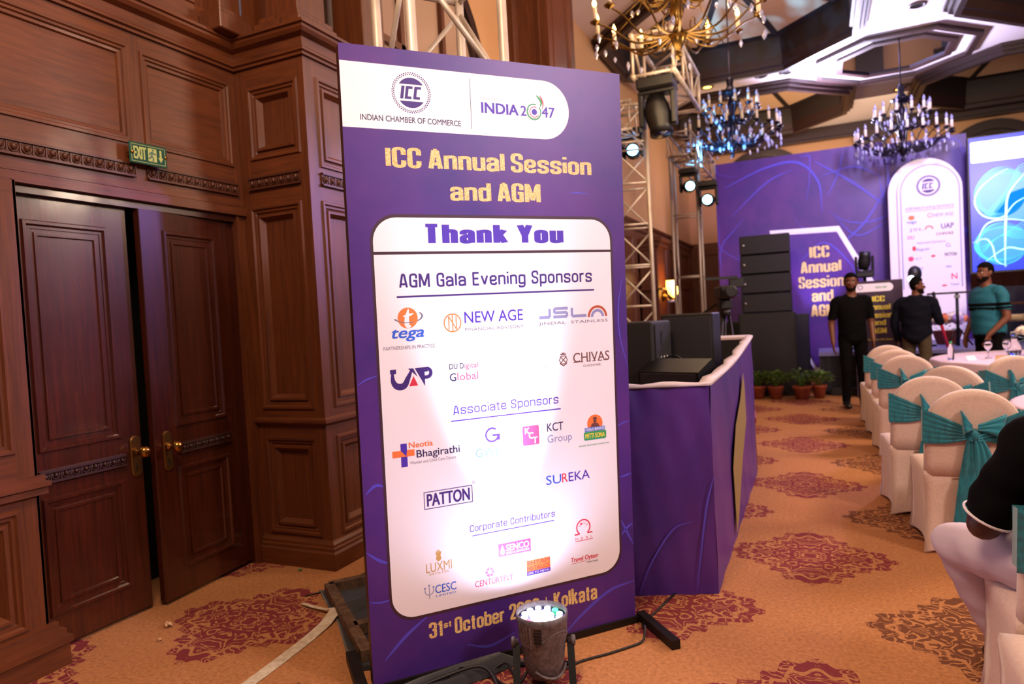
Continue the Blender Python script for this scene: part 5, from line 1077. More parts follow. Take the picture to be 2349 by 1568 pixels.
# LED wall
sc = thing('led_screen', 'bright blue LED wall with cyan swirls and white header at the right', 'screen', (4.4, 14.0, 1.8)); O = Matrix.Translation((-4.4, -14.0, -1.8))
mat('screen_blue', '#1638e8', .3, emit=.85, ecol='#1638e8'); mat('screen_cyan', '#30c8ff', .3, emit=.9, ecol='#28b4ff'); mat('screen_pale', '#b8f4ff', .3, emit=1.1, ecol='#8fe9ff'); mat('screen_mid', '#1f90f4', .3, emit=.85, ecol='#1f8cf4'); mat('screen_white', '#ffffff', .3, emit=1.6, ecol='#ffffff')
mb('black_plastic').at(O).box((4.42, 14.06, 2.96), (4.06, .1, 2.32)).build('cabinet', sc)
b = mb('screen_blue').at(O @ FY(14.005)); b.poly([(2.41, 1.83, 0), (6.42, 1.83, 0), (6.42, 4.10, 0), (2.41, 4.10, 0)]); b.use('screen_white').poly([(x, z_, .003) for x, z_ in rrect(2.43, 3.68, 6.4, 4.03, .03)])
b.use('screen_mid'); b.at(O @ FY(14.003)); mid = lambda cx, cz, rx, rz, a0: b.poly([(cx + rx * cos(R(a)) * (1 + .08 * sin(R(3 * a + a0))), cz + rz * sin(R(a)) * (1 + .08 * sin(R(2 * a + a0))), 0) for a in range(0, 360, 10)])
mid(2.86, 3.12, .37, .40, 0); mid(2.84, 2.28, .38, .32, 60); b.poly([(2.7, 2.75, .0), (3.3, 2.6, .0), (3.6, 3.3, .0), (2.9, 3.1, .0)]); b.use('screen_cyan'); b.at(O @ FY(14.001))
for k_ in range(9):
    f = .82 + .022 * k_; cx1, cz1, cx2, cz2 = 2.86, 3.12, 2.84, 2.28
    ribbon(b, [(cx1 + .40 * f * cos(R(a)), cz1 + .43 * f * sin(R(a)) + .02 * sin(R(3 * a + 20 * k_))) for a in range(60, 300, 24)], .008, 0, 5)
    ribbon(b, [(cx2 + .40 * f * cos(R(a)), cz2 + .34 * f * sin(R(a)) + .02 * sin(R(3 * a + 20 * k_))) for a in range(40, 330, 24)], .008, 0, 5)
for k_ in range(7): ribbon(b, [(2.55 + .03 * k_, 2.75), (2.75 + .03 * k_, 2.95 + .02 * k_), (3.1, 3.3 + .04 * k_), (3.5, 3.2 + .06 * k_)], .012, .0008, 5); ribbon(b, [(2.5, 2.05 + .03 * k_), (2.8, 2.4), (3.1, 2.35 + .04 * k_), (3.6, 2.5 + .05 * k_)], .012, .0008, 5)
b.use('screen_pale')
for pts, w in (([(2.95, 3.52), (2.72, 3.40), (2.52, 3.20), (2.47, 2.98), (2.60, 2.76), (2.85, 2.72), (3.05, 2.95), (3.4, 3.1)], .024), ([(2.42, 2.33), (2.60, 2.38), (2.7, 2.25), (2.75, 2.0), (2.9, 1.9)], .024), ([(3.2, 3.45), (2.95, 3.1), (2.9, 2.7), (2.88, 2.3), (2.87, 1.88)], .034), ([(2.47, 2.3), (2.62, 2.62), (2.9, 2.68), (3.3, 2.6)], .024), ([(2.6, 2.0), (2.9, 2.2), (3.2, 2.15), (3.6, 2.3)], .024)): ribbon(b, pts, w, .0015, 8)
b.build('display', sc)
# dark standing sign behind the man in black
ps = thing('standing_sign', 'dark brown standing sign with yellow event title behind the man in black', 'sign', (.78, 11.4, 0)); O = Matrix.Translation((-.78, -11.4, 0))
mat('sign_brown', '#35203a', .5)
mb('sign_brown').at(O).box((.78, 11.43, .865), (.64, .05, 1.73)).build('board', ps)
b = mb('ink_white').at(O @ FY(11.403)); b.poly([(.47, 1.57, 0), (.92, 1.57, 0)] + [(.92 + .06 * sin(R(a)), 1.63 - .06 * cos(R(a)), 0) for a in range(0, 181, 15)] + [(.47, 1.69, 0)]); b.use('ink_green'); text(b, 'INDIA 2047', .75, .90, 1.615, 1.645, .001, .02); b.use('ink_purple'); arcband(b, .55, 1.64, .03, .008, .001); b.build('white_header', ps)
b = mb('ink_yellow').at(O @ FY(11.402))
for w_, xa, xb, zb in (('ICC', .70, .865, 1.42), ('Annual', .64, .935, 1.30), ('Session', .62, .955, 1.18), ('and', .70, .87, 1.07), ('AGM', .695, .875, .95)): block(mb('ink_yellow').at(b.M), w_, xa, xb, zb, zb + .085, 0, .22, .15, 1.4, .74, .22).build('title_lettering', ps)
text(b, '31st October 2022 | Kolkata', .62, .95, .85, .875, 0, .02); b.build('date_lettering', ps)
# lamps and stands on the stage
moving_head('moving_head_light', 'dark moving head with red indicator lights on stage in front of the backdrop', (.68, 12.6, 1.92 - .1), False, (.1, -.2, 1), 'lens_board', .75)
sp = thing('lamp_stand', 'black pole stand under the dark moving head on the stage', 'stand', (.68, 12.6, .66))
mb('black_metal').tube([(0, 0, .03), (0, 0, 1.16)], .025, 8).build('pole', sp); mb('black_metal').lathe([(.25, 0), (.25, .02), (.03, .05)], 16).build('base', sp)

bl_ = thing('stage_lamp', 'small dark ball-shaped lamp with white lens above the head of the man in navy', 'stage light', TR(1.40, 12.7, 1.56, R(-20)))
mb('black_plastic').ell((0, 0, .27), (.10, .11, .13), 16, 10).build('head', bl_); mb('led').at(frame((-.02, -.105, .19), (1, 0, 0), V3((0, -.6, 1)))).lathe([(.055, 0), (.045, .02), (.001, .03)], 14).build('lens', bl_); mb('black_plastic').box((0, 0, .07), (.10, .10, .16), 0, .02).build('bracket', bl_)
sp = thing('lamp_stand', 'black pole stand hidden behind the man in navy suit', 'stand', (1.42, 12.7, .66)); mb('black_metal').tube([(0, 0, .03), (0, 0, .89)], .02, 8).build('pole', sp); mb('black_metal').lathe([(.25, 0), (.25, .02), (.03, .05)], 16).build('base', sp)
ts = thing('t_bar_stand', 'black T-bar stand in front of the lit white arch', 'stand', (1.94, 12.55, .66))
mb('black_metal').tube([(0, 0, 0), (0, 0, .82)], .022, 8).build('pole', ts); mb('dark_steel').box((-.09, 0, .83), (.62, .03, .03)).build('crossbar', ts); mb('steel').box((0, 0, .77), (.07, .06, .05)).build('clamp', ts)
for a in (90, 210, 330): mb('black_metal').tube([(0, 0, .3), (.2 * cos(R(a)), .2 * sin(R(a)), .01)], .012, 6).build('leg', ts)
# flowers on the stage in front of the arch
def bouquet(name, label, loc, k, cols, seed, vase=None, n=18, cat='flowers'):
    rnd = random.Random(seed); root = thing(name, label, cat, loc)
    if vase: mb('glass').lathe([(.035 * k, 0), (.045 * k, .02), (.045 * k, .16), (.05 * k, .17), (.042 * k, .165), (.040 * k, .02), (.001, .015)], 16, cap=False).build('vase', root); zb = .15
    else: mb('terracotta').lathe([(.09 * k, 0), (.13 * k, .22), (.14 * k, .22)], 16).build('bowl', root); zb = .2
    b = mb('leaf')
    for i in range(40):
        a = rnd.uniform(0, 6.28); r = rnd.uniform(.03, .17) * k; c = V3((r * cos(a), r * sin(a), zb + rnd.uniform(-.02, .10) * k)); d = V3((cos(a), sin(a), rnd.uniform(-.3, .5))).normalized(); s = d.cross(V3((0, 0, 1))).normalized()
        b.add([c, c + d * .04 + s * .018, c + d * .09, c + d * .04 - s * .018], [(0, 1, 2, 3)])
    for i in range(8): a = rnd.uniform(0, 6.28); b.tube([(.01, 0, .03), (.02 * cos(a), .02 * sin(a), zb), (.10 * k * cos(a), .10 * k * sin(a), zb + .06)], .003, 5)
    b.build('foliage', root)
    for i in range(n):
        a = rnd.uniform(0, 6.28); r = .15 * k * sqrt(rnd.random()); c = (r * cos(a), r * sin(a), zb + (.16 - .35 * r / k * .6) * k * rnd.uniform(.75, 1.05)); m = cols[0] if c[0] < .02 * k else cols[-1]
        if len(cols) > 2: m = rnd.choice(cols)
        b = mb(m); b.smooth = True
        for j in range(26):
            p = V3((rnd.gauss(0, 1), rnd.gauss(0, 1), rnd.gauss(0, 1) * .8 + .3)).normalized() * .042 * k; t = p.normalized(); s = t.cross(V3((.3, .2, 1))).normalized() * .017 * k; q = t.cross(s).normalized() * .017 * k; P = V3(c) + p
            b.add([P - s, P + q, P + s, P - q, P + t * .006], [(0, 1, 4), (1, 2, 4), (2, 3, 4), (3, 0, 4)])
        b.ell(c, .035 * k, 8, 6); b.build('blossom', root)
    return root
mat('petal_white', '#e6dccb', .7); mat('petal_pink', '#c473a6', .7); mat('petal_lilac', '#b9a0e6', .7); mat('petal_orange', '#d7774a', .7)
bouquet('flower_arrangement', 'large white and lilac flower arrangement standing on the stage before the arch', (1.88, 13.12, .66), 1.7, ['petal_white', 'petal_lilac', 'petal_white', 'petal_orange', 'petal_lilac'], 3, n=34)
b = mb('ink_red').tube([(1.57, 12.0, 1.36), (1.73, 12.05, .675)], .022, 8); tag(b.build('red_pole'), 'slanted red pole leaning at the stage edge beside the navy suit', 'pole')
# cream armchair and things at the right end of the stage
cc = thing('stage_armchair', 'cream upholstered armchair with dark wooden frame on the stage below the screen', 'armchair', TR(2.83, 12.6, .66, R(-60)))
mb('cream_fabric').at(Matrix.Translation((0, .24, .66)) @ Matrix.Rotation(R(-8), 4, 'X')).box((0, 0, 0), (.46, .08, .56), 0, .03).build('back_cushion', cc); mb('cream_fabric').box((0, 0, .40), (.48, .46, .10), 0, .03).build('seat_cushion', cc)
for x in (-.25, .25):
    mb('dark_frame').bar((x, .25, 0), (x, .32, .95), .04, .04).build('back_post', cc); mb('dark_frame').bar((x, -.22, 0), (x, -.22, .62), .04, .04).build('leg', cc); mb('dark_frame').bar((x, -.24, .62), (x, .26, .62), .05, .035).build('armrest', cc)
mb('dark_frame').box((0, .31, .96), (.54, .04, .05)).build('top_rail', cc)
b = mb('black_cloth'); b.box((3.6, 13.4, 1.1), (2.4, .05, .9)); b2 = tag(b.build('black_drape'), 'black drape under the LED wall behind the cream armchair', 'drape')
# wall sconce
ws = thing('wall_sconce', 'brass wall sconce with glowing glass shades on the wooden column', 'wall lamp', (-2.90, 14.0, 1.75))
mb('brass').at(frame((-.02, 0, 0), (0, 1, 0), (0, 0, 1))).lathe([(.09, 0), (.10, .02), (.05, .05), (.02, .09)], 16).build('wall_plate', ws)
for k_, (y, z_, r) in enumerate(((-.16, .14, .085), (.16, .02, .095), (0, .05, .085))):
    mb('brass').tube([(.05, 0, -.02), (.12, y * .6, -.10), (.17, y, -.06), (.17, y, z_ - .04)], .010, 6).build('arm', ws)
    mb('shade_glow').lathe([(.03, -.04), (r * .8, 0), (r, .06), (r * .9, .15), (r * .95, .17), (r * .8, .165)], 16, (.17, y, z_), False).build('shade', ws)
for k_ in range(12): a = 2 * pi * k_ / 12; mb('crystal').lathe([(.002, 0), (.012, -.02), (.002, -.05)], 6, (.15 + .05 * cos(a), .16 * sin(a), -.08), smooth=False).build('crystal_drop', ws)
lamp('POINT', 'sconce_light', (-2.62, 13.85, 2.0), 26, (1, .55, .2), .08)

# ------------------------------------------------------------------ covered banquet chairs with turquoise sashes
def make_chair():
    """faces +y, back towards -y; origin on the carpet under the seat"""
    root = thing('banquet_chair', '', 'chair', TR(0, 0))
    # back: slab with a round top, leaning backwards
    def outline(w, h0, h1, n=20):
        r = w / 2; P = [(-r, h0), (-r, h0 + .10), (-r, h1 - r * .92)]
        P += [(-r * cos(pi * k / n), h1 - r * .92 + r * .92 * sin(pi * k / n)) for k in range(1, n)]
        return P + [(r, h1 - r * .92), (r, h0 + .10), (r, h0)]
    b = mb('chair_cover'); rings = []
    for y, e in ((.030, .030), (.034, .012), (.020, .0), (-.012, .0), (-.028, .010), (-.032, .035)):
        P = outline(.450 - 2 * e, .425, .935 - e); rings.append([(x * (1 + .04 * (.9 - z)), -.205 - .17 * (z - .44) + y - .014 * cos(x * 6) * (1 if y < 0 else -1), z) for x, z in P])
    b.loft(rings, True, True, True); b.build('back_cover', root)
    # seat pad and stretched skirt
    b = mb('chair_cover'); rings = []
    def ring(z, hx, y0, y1, pull, lift):
        out = []; m = 10
        C = [(-hx, y0), (hx, y0), (hx, y1), (-hx, y1)]
        for s in range(4):
            p, q = C[s], C[(s + 1) % 4]; nx, ny = -(q[1] - p[1]), (q[0] - p[0]); l = sqrt(nx * nx + ny * ny); nx, ny = nx / l, ny / l
            for j in range(m):
                t = j / m; k = sin(pi * t) ** .8; out.append((p[0] + (q[0] - p[0]) * t + nx * pull * k, p[1] + (q[1] - p[1]) * t + ny * pull * k, z + lift * k))
        return out
    for z, hx, y0, y1, pull, lift in ((.0, .245, -.245, .27, .03, .03), (.012, .25, -.25, .275, .034, .025), (.10, .238, -.24, .262, .036, .01), (.25, .233, -.236, .25, .022, 0), (.38, .234, -.238, .243, .008, 0), (.44, .238, -.243, .242, 0, 0), (.466, .234, -.238, .236, 0, 0), (.478, .19, -.19, .21, 0, .002), (.484, .10, -.10, .12, 0, .003)): rings.append(ring(z, hx, y0, y1, pull, lift))
    b.loft(rings, True, True, True); b.build('seat_skirt', root)
    # sash: pleated band gathered to a knot at the back
    yb = lambda z: -.205 - .17 * (z - .44) - .043
    b = mb('sash')
    for s in (-1, 1):
        def f(u, v, s=s):
            h = .165 * (1 - u) ** .8 + .035; zc = .735 - .045 * u; z = zc + (v - .5) * h; return (s * (.236 * (1 - u) + .008), yb(z) - .004 - .012 * u - .006 * abs(sin(v * 6 * pi)) * (.3 + u), z - .012 * sin(pi * u) * (1 - v))
        b.grid(f, 14, 36)
        b.grid(lambda u, v, s=s: (s * .236, yb(.735) + .002 + u * .085 - .17 * (v - .5) * .2, .735 + (v - .5) * .185 - .01 * u), 3, 6)
    b.grid(lambda u, v: ((u - .5) * .47, yb(.735) + .088, .735 + (v - .5) * .16), 8, 4); b.build('band', root)
    b = mb('sash'); b.ell((0, yb(.69) - .022, .69), (.028, .022, .034), 12, 8); b.build('knot', root)
    b = mb('sash_light')
    def loop(s, hz, L_):
        def f(u, v):
            a = pi * u; x = s * (.012 + L_ * sin(a) ** .8 * (.75 + .25 * v)); w = .05 * (.35 + sin(a)); return (x, yb(.70) - .03 - .028 * sin(2 * a) - .012 * abs(sin(3 * pi * v)), .70 + hz * sin(a) + (v - .5) * w * 2 + .03 * cos(a))
        return f
    b.grid(loop(1, .035, .135), 16, 10); b.grid(loop(-1, .055, .055), 14, 8); b.build('bow_loop', root)
    for s, zb, x1, wd in ((-1, .17, -.035, .15), (1, .36, .085, .105)):
        b = mb('sash' if s < 0 else 'sash_light')
        def f(u, v, zb=zb, x1=x1, wd=wd, s=s):
            z = .685 - (.685 - zb) * u; w = .03 + (wd - .03) * min(1, u * 1.6) ** .7; x = x1 * u + (v - .5) * w + .012 * sin(4 * u + s)
            return (x, min(yb(max(z, .44)), -.262 if z < .40 else 1) - .014 - .012 * abs(sin(v * 3 * pi)) * (1 - .55 * u) - (.012 if s > 0 else 0) - .01 * sin(5 * u), z + .02 * v * u * s)
        b.grid(f, 14, 22); b.build('tail', root)
    return root
proto = make_chair(); first = [True]
def chair(x, y, rz, label, group='white covered chairs with turquoise sashes'):
    M = TR(x, y, 0, rz)
    if first[0]:
        first[0] = False; proto.matrix_world = M; proto['label'] = label; proto['group'] = group; return proto
    return dup(proto, M, label, group)
chair(.725, 4.68, R(2), 'white covered chair with long turquoise sash tail, behind the seated person')
chair(.615, 5.42, R(3), 'white covered chair second in the aisle row, behind the one with the long sash tail')
chair(.680, 7.36, R(3), 'white covered chair third in the aisle row, its whole bow seen above the second chair')
chair(.670, 8.18, R(3), 'white covered chair fourth in the aisle row, half hidden behind the third')
chair(.650, 8.95, R(3), 'white covered chair at the far end of the aisle row beside the man in black')
chair(.955, 6.15, R(-22), 'white covered chair peeping out above and between the two nearest aisle chairs')
chair(1.32, 7.0, R(20), 'white covered chair at the right, pushed to the far table with glasses')
chair(.735, 2.66, R(0), 'white covered chair on which the person in black shirt sits')
chair(.672, 2.105, R(0), 'empty white covered chair in the bottom corner in front of the seated person')

# ------------------------------------------------------------------ round tables
def table(name_l, x, y, r, seed):
    rnd = random.Random(seed); t = thing('banquet_table', name_l[0], 'table', (x, y, 0))
    mb('dark_frame').lathe([(.001, .715), (r - .03, .715), (r - .03, .74), (.001, .74)], 40).build('table_top', t); 
    for a in range(4): q = R(45 + 90 * a); mb('dark_steel').tube([(r * .6 * cos(q), r * .6 * sin(q), 0), (r * .6 * cos(q), r * .6 * sin(q), .715)], .018, 8).build('leg', t)
    b = mb('lace'); n = 160; rings = []
    for z, dr, amp in ((.70, .004, .002), (.55, .015, .012), (.30, .03, .022), (.02, .05, .03)):
        rings.append([((r + dr + amp * sin(26 * 2 * pi * k / n)) * cos(2 * pi * k / n), (r + dr + amp * sin(26 * 2 * pi * k / n)) * sin(2 * pi * k / n), z) for k in range(n)])
    b.loft(rings, False, True, True); o = b.build('table_skirt'); o.location = (x, y, 0); tag(o, name_l[1], 'table skirt')
    b = mb('tablecloth'); rings = []
    for q, z in ((.001, .757), (.6, .757), (.99, .757), (1.012, .75), (1.018, .735), (1.02, .66)):
        rings.append([((r * q + (.006 * sin(13 * 2 * pi * k / 96) if q > 1.015 else 0)) * cos(2 * pi * k / 96), (r * q + (.006 * sin(13 * 2 * pi * k / 96) if q > 1.015 else 0)) * sin(2 * pi * k / 96), z + (.015 * sin(5 * 2 * pi * k / 96) if z < .7 else 0)) for k in range(96)])
    b.loft(rings, False, True, True); o = b.build('tablecloth'); o.location = (x, y, 0); tag(o, name_l[2], 'tablecloth')
table(('near round banquet table under white cloth at right edge', 'beige lace skirt of the near table by the seated person', 'white cloth on the near table with pen and paper'), 2.10, 5.05, 1.03, 1)
table(('far round banquet table under white cloth with glasses and flowers', 'beige lace skirt of the far table behind the chairs', 'white cloth on the far table carrying glasses and flowers'), 2.22, 8.85, 1.10, 2)
def goblet(x, y, k, label, down=False):
    P = [(.001, 0), (.032, 0), (.034, .004), (.006, .012), (.005, .07), (.012, .08), (.034, .11), (.037, .145), (.031, .185), (.029, .185), (.034, .145), (.031, .112), (.004, .085)]
    b = mb('glass').lathe([(r_ * k, z * k) for r_, z in P], 18, cap=False); o = b.build('water_glass'); o.location = (x, y, .758); return tag(o, label, 'glass', 'glasses on the far table')
def tumbler(x, y, k, label):
    b = mb('glass').lathe([(.001, 0), (.032 * k, 0), (.038 * k, .12 * k), (.036 * k, .12 * k), (.030 * k, .006), (.001, .006)], 18, cap=False); o = b.build('tumbler'); o.location = (x, y, .758); return tag(o, label, 'glass', 'tumblers on the far table')
goblet(1.62, 8.75, 1.05, 'stemmed glass at the left end of the glass cluster on the far table'); goblet(1.78, 8.72, 1.1, 'stemmed glass right of a small beige card on the far table'); goblet(2.02, 8.62, 1.0, 'stemmed glass in front of the flower vase on the far table')
tumbler(2.18, 8.78, 1.1, 'tall tumbler just right of the flowers'); tumbler(2.34, 8.62, 1.25, 'tall tumbler at the right frame edge on the far table')
def carafe(x, y, label):
    b = mb('glass').lathe([(.001, 0), (.055, 0), (.065, .05), (.062, .10), (.03, .17), (.024, .20), (.030, .225), (.036, .24), (.030, .262), (.001, .268)], 20); o = b.build('glass_carafe'); o.location = (x, y, .758); return tag(o, label, 'carafe', 'stoppered carafes on the far table')
carafe(1.90, 8.98, 'round-shouldered clear carafe left of the flowers on the far table'); carafe(2.10, 8.55, 'round-shouldered clear carafe below the pink flowers on the far table')
bouquet('table_flowers', 'white and pink flower centrepiece in a glass vase on the far table', (2.06, 8.92, .758), .95, ['petal_white', 'petal_pink'], 8, 'glass', 22)
bt = thing('water_bottle', 'small plastic water bottle with green cap on the far table', 'bottle', (1.26, 8.62, .758)); mb('glass').lathe([(.001, 0), (.03, .0), (.032, .02), (.032, .12), (.014, .165), (.013, .175)], 16).build('bottle_body', bt); mb('ink_green').lathe([(.001, .175), (.016, .175), (.016, .198), (.001, .2)], 14).build('cap', bt)
for k_, (x, y, rz, m, lab) in enumerate(((1.42, 8.55, 40, 'white_print', 'folded white card lying left on the far table'), (1.70, 8.52, -20, 'paper', 'small beige card standing before the glasses on the far table'), (2.25, 8.45, 10, 'white_print', 'flat white card at the right on the far table'))):
    b = mb(m); b.at(TR(x, y, .758, R(rz))); b.loft([[(-.06, -.03, 0), (.06, -.03, 0), (.06, 0, .045), (-.06, 0, .045)], [(-.06, -.028, 0), (.06, -.028, 0), (.06, .002, .045), (-.06, .002, .045)]], True, True, False); tag(b.build('place_card'), lab, 'card')
b = mb('white_print'); b.at(TR(1.42, 5.42, .759, R(30))); b.box((0, 0, .001), (.21, .297, .002)); tag(b.build('paper_sheet'), 'white paper sheet on the near table under a pen', 'paper')
b = mb('ink_navy').tube([(1.38, 5.36, .766), (1.50, 5.46, .766)], .004, 8); tag(b.build('pen'), 'dark pen on the white sheet on the near table', 'pen')

# ------------------------------------------------------------------ people
def capsule(b, p, q, r0, r1, n=12):
    p, q = V3(p), V3(q); t = (q - p).normalized(); up = V3((0, 0, 1)) if abs(t.z) < .9 else V3((1, 0, 0)); a = t.cross(up).normalized(); c = a.cross(t); rings = []
    L_ = (q - p).length
    for k in range(9):
        al = -pi / 2 + pi * k / 8; s = sin(al); rr_ = max(cos(al), .04)
        if k == 4:
            for d, r in ((0, r0), (L_, r1)): rings.append([p + t * d + (a * cos(2 * pi * j / n) + c * sin(2 * pi * j / n)) * r for j in range(n)])
            continue
        d, r = (s * r0, r0) if k < 4 else (L_ + s * r1, r1)
        rings.append([p + t * d + (a * cos(2 * pi * j / n) + c * sin(2 * pi * j / n)) * r * rr_ for j in range(n)])
    b.loft(rings, True, True, True)
def remesh(b, voxel, smooth=2):
    o = b.build('person_body'); m = o.modifiers.new('union', 'REMESH'); m.mode = 'VOXEL'; m.voxel_size = voxel; m.use_smooth_shade = True
    s = o.modifiers.new('relax', 'SMOOTH'); s.iterations = smooth; s.factor = .5
    bpy.context.view_layer.update(); ev = o.evaluated_get(bpy.context.evaluated_depsgraph_get()); me = bpy.data.meshes.new_from_object(ev); o.modifiers.clear(); old = o.data; o.data = me; bpy.data.meshes.remove(old)
    return o
def person(label, M, segs, ells, skin, voxel=.012, clothes=(), hair=None, beard=False, face=None, lofts=()):
    """segs: (kind, p, q, r0, r1); ells: (kind, centre, radii). clothes: (name, kinds, material, offset, test)"""
    root = thing('person', label, 'person', M); b = MB().use(skin)
    for k_, p, q, r0_, r1_ in segs: capsule(b, p, q, r0_, r1_)
    for k_, c, r in ells: b.ell(c, r, 16, 12)
    for rg in lofts: b.loft([[(cx + rx * cos(2 * pi * k / 24), cy + ry * sin(2 * pi * k / 24), z) for k in range(24)] for z, cx, cy, rx, ry in rg], True, True, True)
    body = remesh(b, voxel, 5); body.name = 'body'; body.parent = root; me = body.data
    me.materials.clear(); me.materials.append(MATS[skin])
    for p in me.polygons: p.use_smooth = True
    def near(c):
        best, bk = 9e9, None
        for k_, p, q, r0_, r1_ in segs:
            p, q = V3(p), V3(q); d = q - p; t = max(0, min(1, (c - p).dot(d) / d.length_squared)); e = (c - p - d * t).length - (r0_ + (r1_ - r0_) * t)
            if e < best: best, bk = e, k_
        for k_, cc, r in ells:
            w = c - V3(cc); r = (r, r, r) if isinstance(r, (int, float)) else r; l = sqrt((w.x / r[0]) ** 2 + (w.y / r[1]) ** 2 + (w.z / r[2]) ** 2); e = (l - 1) * min(r)
            if e < best: best, bk = e, k_
        return bk
    kinds = [near(p.center) for p in me.polygons]; nv = [V3(v.normal) for v in me.vertices]; co = [V3(v.co) for v in me.vertices]
    def shell(name, faces, m, off):
        idx = {}; vs = []; fs = []
        for p in faces:
            f = []
            for i in p.vertices:
                if i not in idx:
                    idx[i] = len(vs); q = co[i]; wr = .22 * off * (sin(34 * q.z + 21 * q.x + 3 * sin(17 * q.y)) + .6 * sin(61 * q.z - 30 * q.y)) if m in CLOTH else 0
                    vs.append(q + nv[i] * (off + wr))
                f.append(idx[i])
            fs.append(f)
        # rim back to the skin so that the garment has thickness
        ed = {}
        for f in fs:
            for i in range(len(f)): a, c = f[i], f[(i + 1) % len(f)]; ed[(a, c)] = ed.get((a, c), 0) + 1
        inv = {v: k for k, v in idx.items()}; rim = {}
        for (a, c) in list(ed):
            if (c, a) not in ed:
                for t in (a, c):
                    if t not in rim: rim[t] = len(vs); vs.append(co[inv[t]] - nv[inv[t]] * .002)
                fs.append([c, a, rim[a], rim[c]])
        q = MB().use(m); q.add(vs, fs, True); return q.build(name, root)
    for name, ks, m, off, test in clothes:
        F = [p for p, k_ in zip(me.polygons, kinds) if k_ in ks and (test is None or test(p.center))]
        if F: shell(name, F, m, off)
    c, f, sd = HEADS[id(segs)]
    def rel(p): w = p - c; return w.dot(f), w.dot(sd), w.z
    def is_hair(p):
        y, x, z = rel(p)
        return z > .068 - .012 * abs(x) / .07 or (y < .022 and z > .012) or (y < -.015 and z > -.055)
    F = [p for p, k_ in zip(me.polygons, kinds) if k_ in ('head', 'ear', 'neck') and is_hair(p.center) and not (k_ == 'ear' and rel(p.center)[2] < .02)]
    shell('hair', F, 'hair', .011)
    if beard:
        def is_beard(p): y, x, z = rel(p); return y > .005 and z < -.048 - (.03 if abs(x) < .03 and y > .07 and z > -.075 else 0) and z > -.13
        F = [p for p, k_ in zip(me.polygons, kinds) if k_ in ('head', 'jaw') and is_beard(p.center)]
        if F: shell('beard', F, 'beard', .003)
    for q in (-1, 1):
        at = lambda x, y, z: c + sd * (q * x) + f * y + V3((0, 0, z))
        e = mb('ink_white').ell(at(.030, .072, -.002), (.012, .012, .007), 8, 6); e.use('hair').ell(at(.030, .082, -.002), (.006, .006, .006), 8, 6); e.build('eye', root)
        mb('hair').tube([at(.014, .083, .017), at(.030, .081, .022), at(.050, .068, .018)], .0045, 6).build('eyebrow', root)
    mb('ink_maroon').tube([c + sd * x_ + f * y_ + V3((0, 0, -.062)) for x_, y_ in ((-.022, .082), (0, .088), (.022, .082))], .005, 6).build('mouth', root)
    return root
def hand(segs, wr, d, side, up, curl=.35, k=1.0):
    """palm, four unequal fingers and a thumb from the wrist along d"""
    wr, d = V3(wr), V3(d).normalized(); a = V3(side).normalized(); a = (a - d * a.dot(d)).normalized(); n = d.cross(a)
    if n.dot(V3(up)) < 0: n = -n
    for i in range(4):
        o = (i - 1.5) * .019 * k; base = wr + d * .085 * k + a * o; L_ = (.066, .078, .073, .056)[i] * k
        segs.append(('hand', wr + a * o * .6 + d * .01, base, .014 * k, .011 * k)); m = base + d * L_ * .55 + n * curl * .02; e = m + d * L_ * .4 + n * curl * .04
        segs.append(('hand', base, m, .0095 * k, .0085 * k)); segs.append(('hand', m, e, .0085 * k, .0075 * k))
    tb = wr + d * .03 * k + a * -.03 * k; tm = tb + (d * .7 - a * .6).normalized() * .04 * k; segs.append(('hand', wr + d * .012, tb, .014 * k, .012 * k)); segs.append(('hand', tb, tm, .012 * k, .010 * k)); segs.append(('hand', tm, tm + (d + n * .3).normalized() * .032 * k, .010 * k, .008 * k))
HEADS = {}
CLOTH = ('trouser_white', 'trouser_black', 'trouser_khaki', 'shirt_black', 'tee_teal', 'suit_navy')
def head(segs, ells, c, f=(0, 1, 0)):
    """head centred at c looking along f (level)"""
    c = V3(c); f = V3(f).normalized(); s = f.cross(V3((0, 0, 1))); HEADS[id(segs)] = (c, f, s)
    ells += [('head', c + V3((0, 0, .025)) - f * .008, (.078, .090, .098)), ('head', c + f * .012 - V3((0, 0, .03)), (.068, .076, .085))]
    segs += [('jaw', c + f * .035 + s * -.03 + V3((0, 0, -.07)), c + f * .062 + V3((0, 0, -.098)), .034, .026), ('jaw', c + f * .035 + s * .03 + V3((0, 0, -.07)), c + f * .062 + V3((0, 0, -.098)), .034, .026), ('head', c + f * .078 + V3((0, 0, .0)), c + f * .098 + V3((0, 0, -.034)), .010, .015)]
    for q in (-1, 1): ells.append(('ear', c + s * q * .077 - f * .008 + V3((0, 0, -.012)), (.016, .020, .032)))
    segs.append(('neck', c - f * .018 + V3((0, 0, -.21)), c - f * .012 + V3((0, 0, -.08)), .062, .056))
def trunk(k=1.0, fat=1.0, z=0.0):
    return [[(h + z, 0, y, rx * k, ry * fat) for h, y, rx, ry in ((.84, 0, .12, .09), (.88, 0, .160, .112), (.96, 0, .168, .122), (1.05, .006, .160, .122), (1.15, .008, .163, .124), (1.27, .004, .178, .124), (1.36, 0, .186, .112), (1.42, -.004, .165, .086), (1.455, -.006, .10, .070), (1.49, -.006, .062, .058))]]
def torso(segs, ells, k=1.0, fat=1.0, z=0.0):
    ells += [('shirt', (0, 0, 1.28 + z), (.170 * k, .115 * fat, .20)), ('shirt', (0, .012, 1.12 + z), (.155 * k, .118 * fat, .17)), ('hip', (0, 0, .965 + z), (.160 * k, .118 * fat, .12))]
    segs += [('shirt', (-.155 * k, 0, 1.405 + z), (.155 * k, 0, 1.405 + z), .066, .066), ('shirt', (-.05, -.005, 1.445 + z), (.05, -.005, 1.445 + z), .05, .05)]
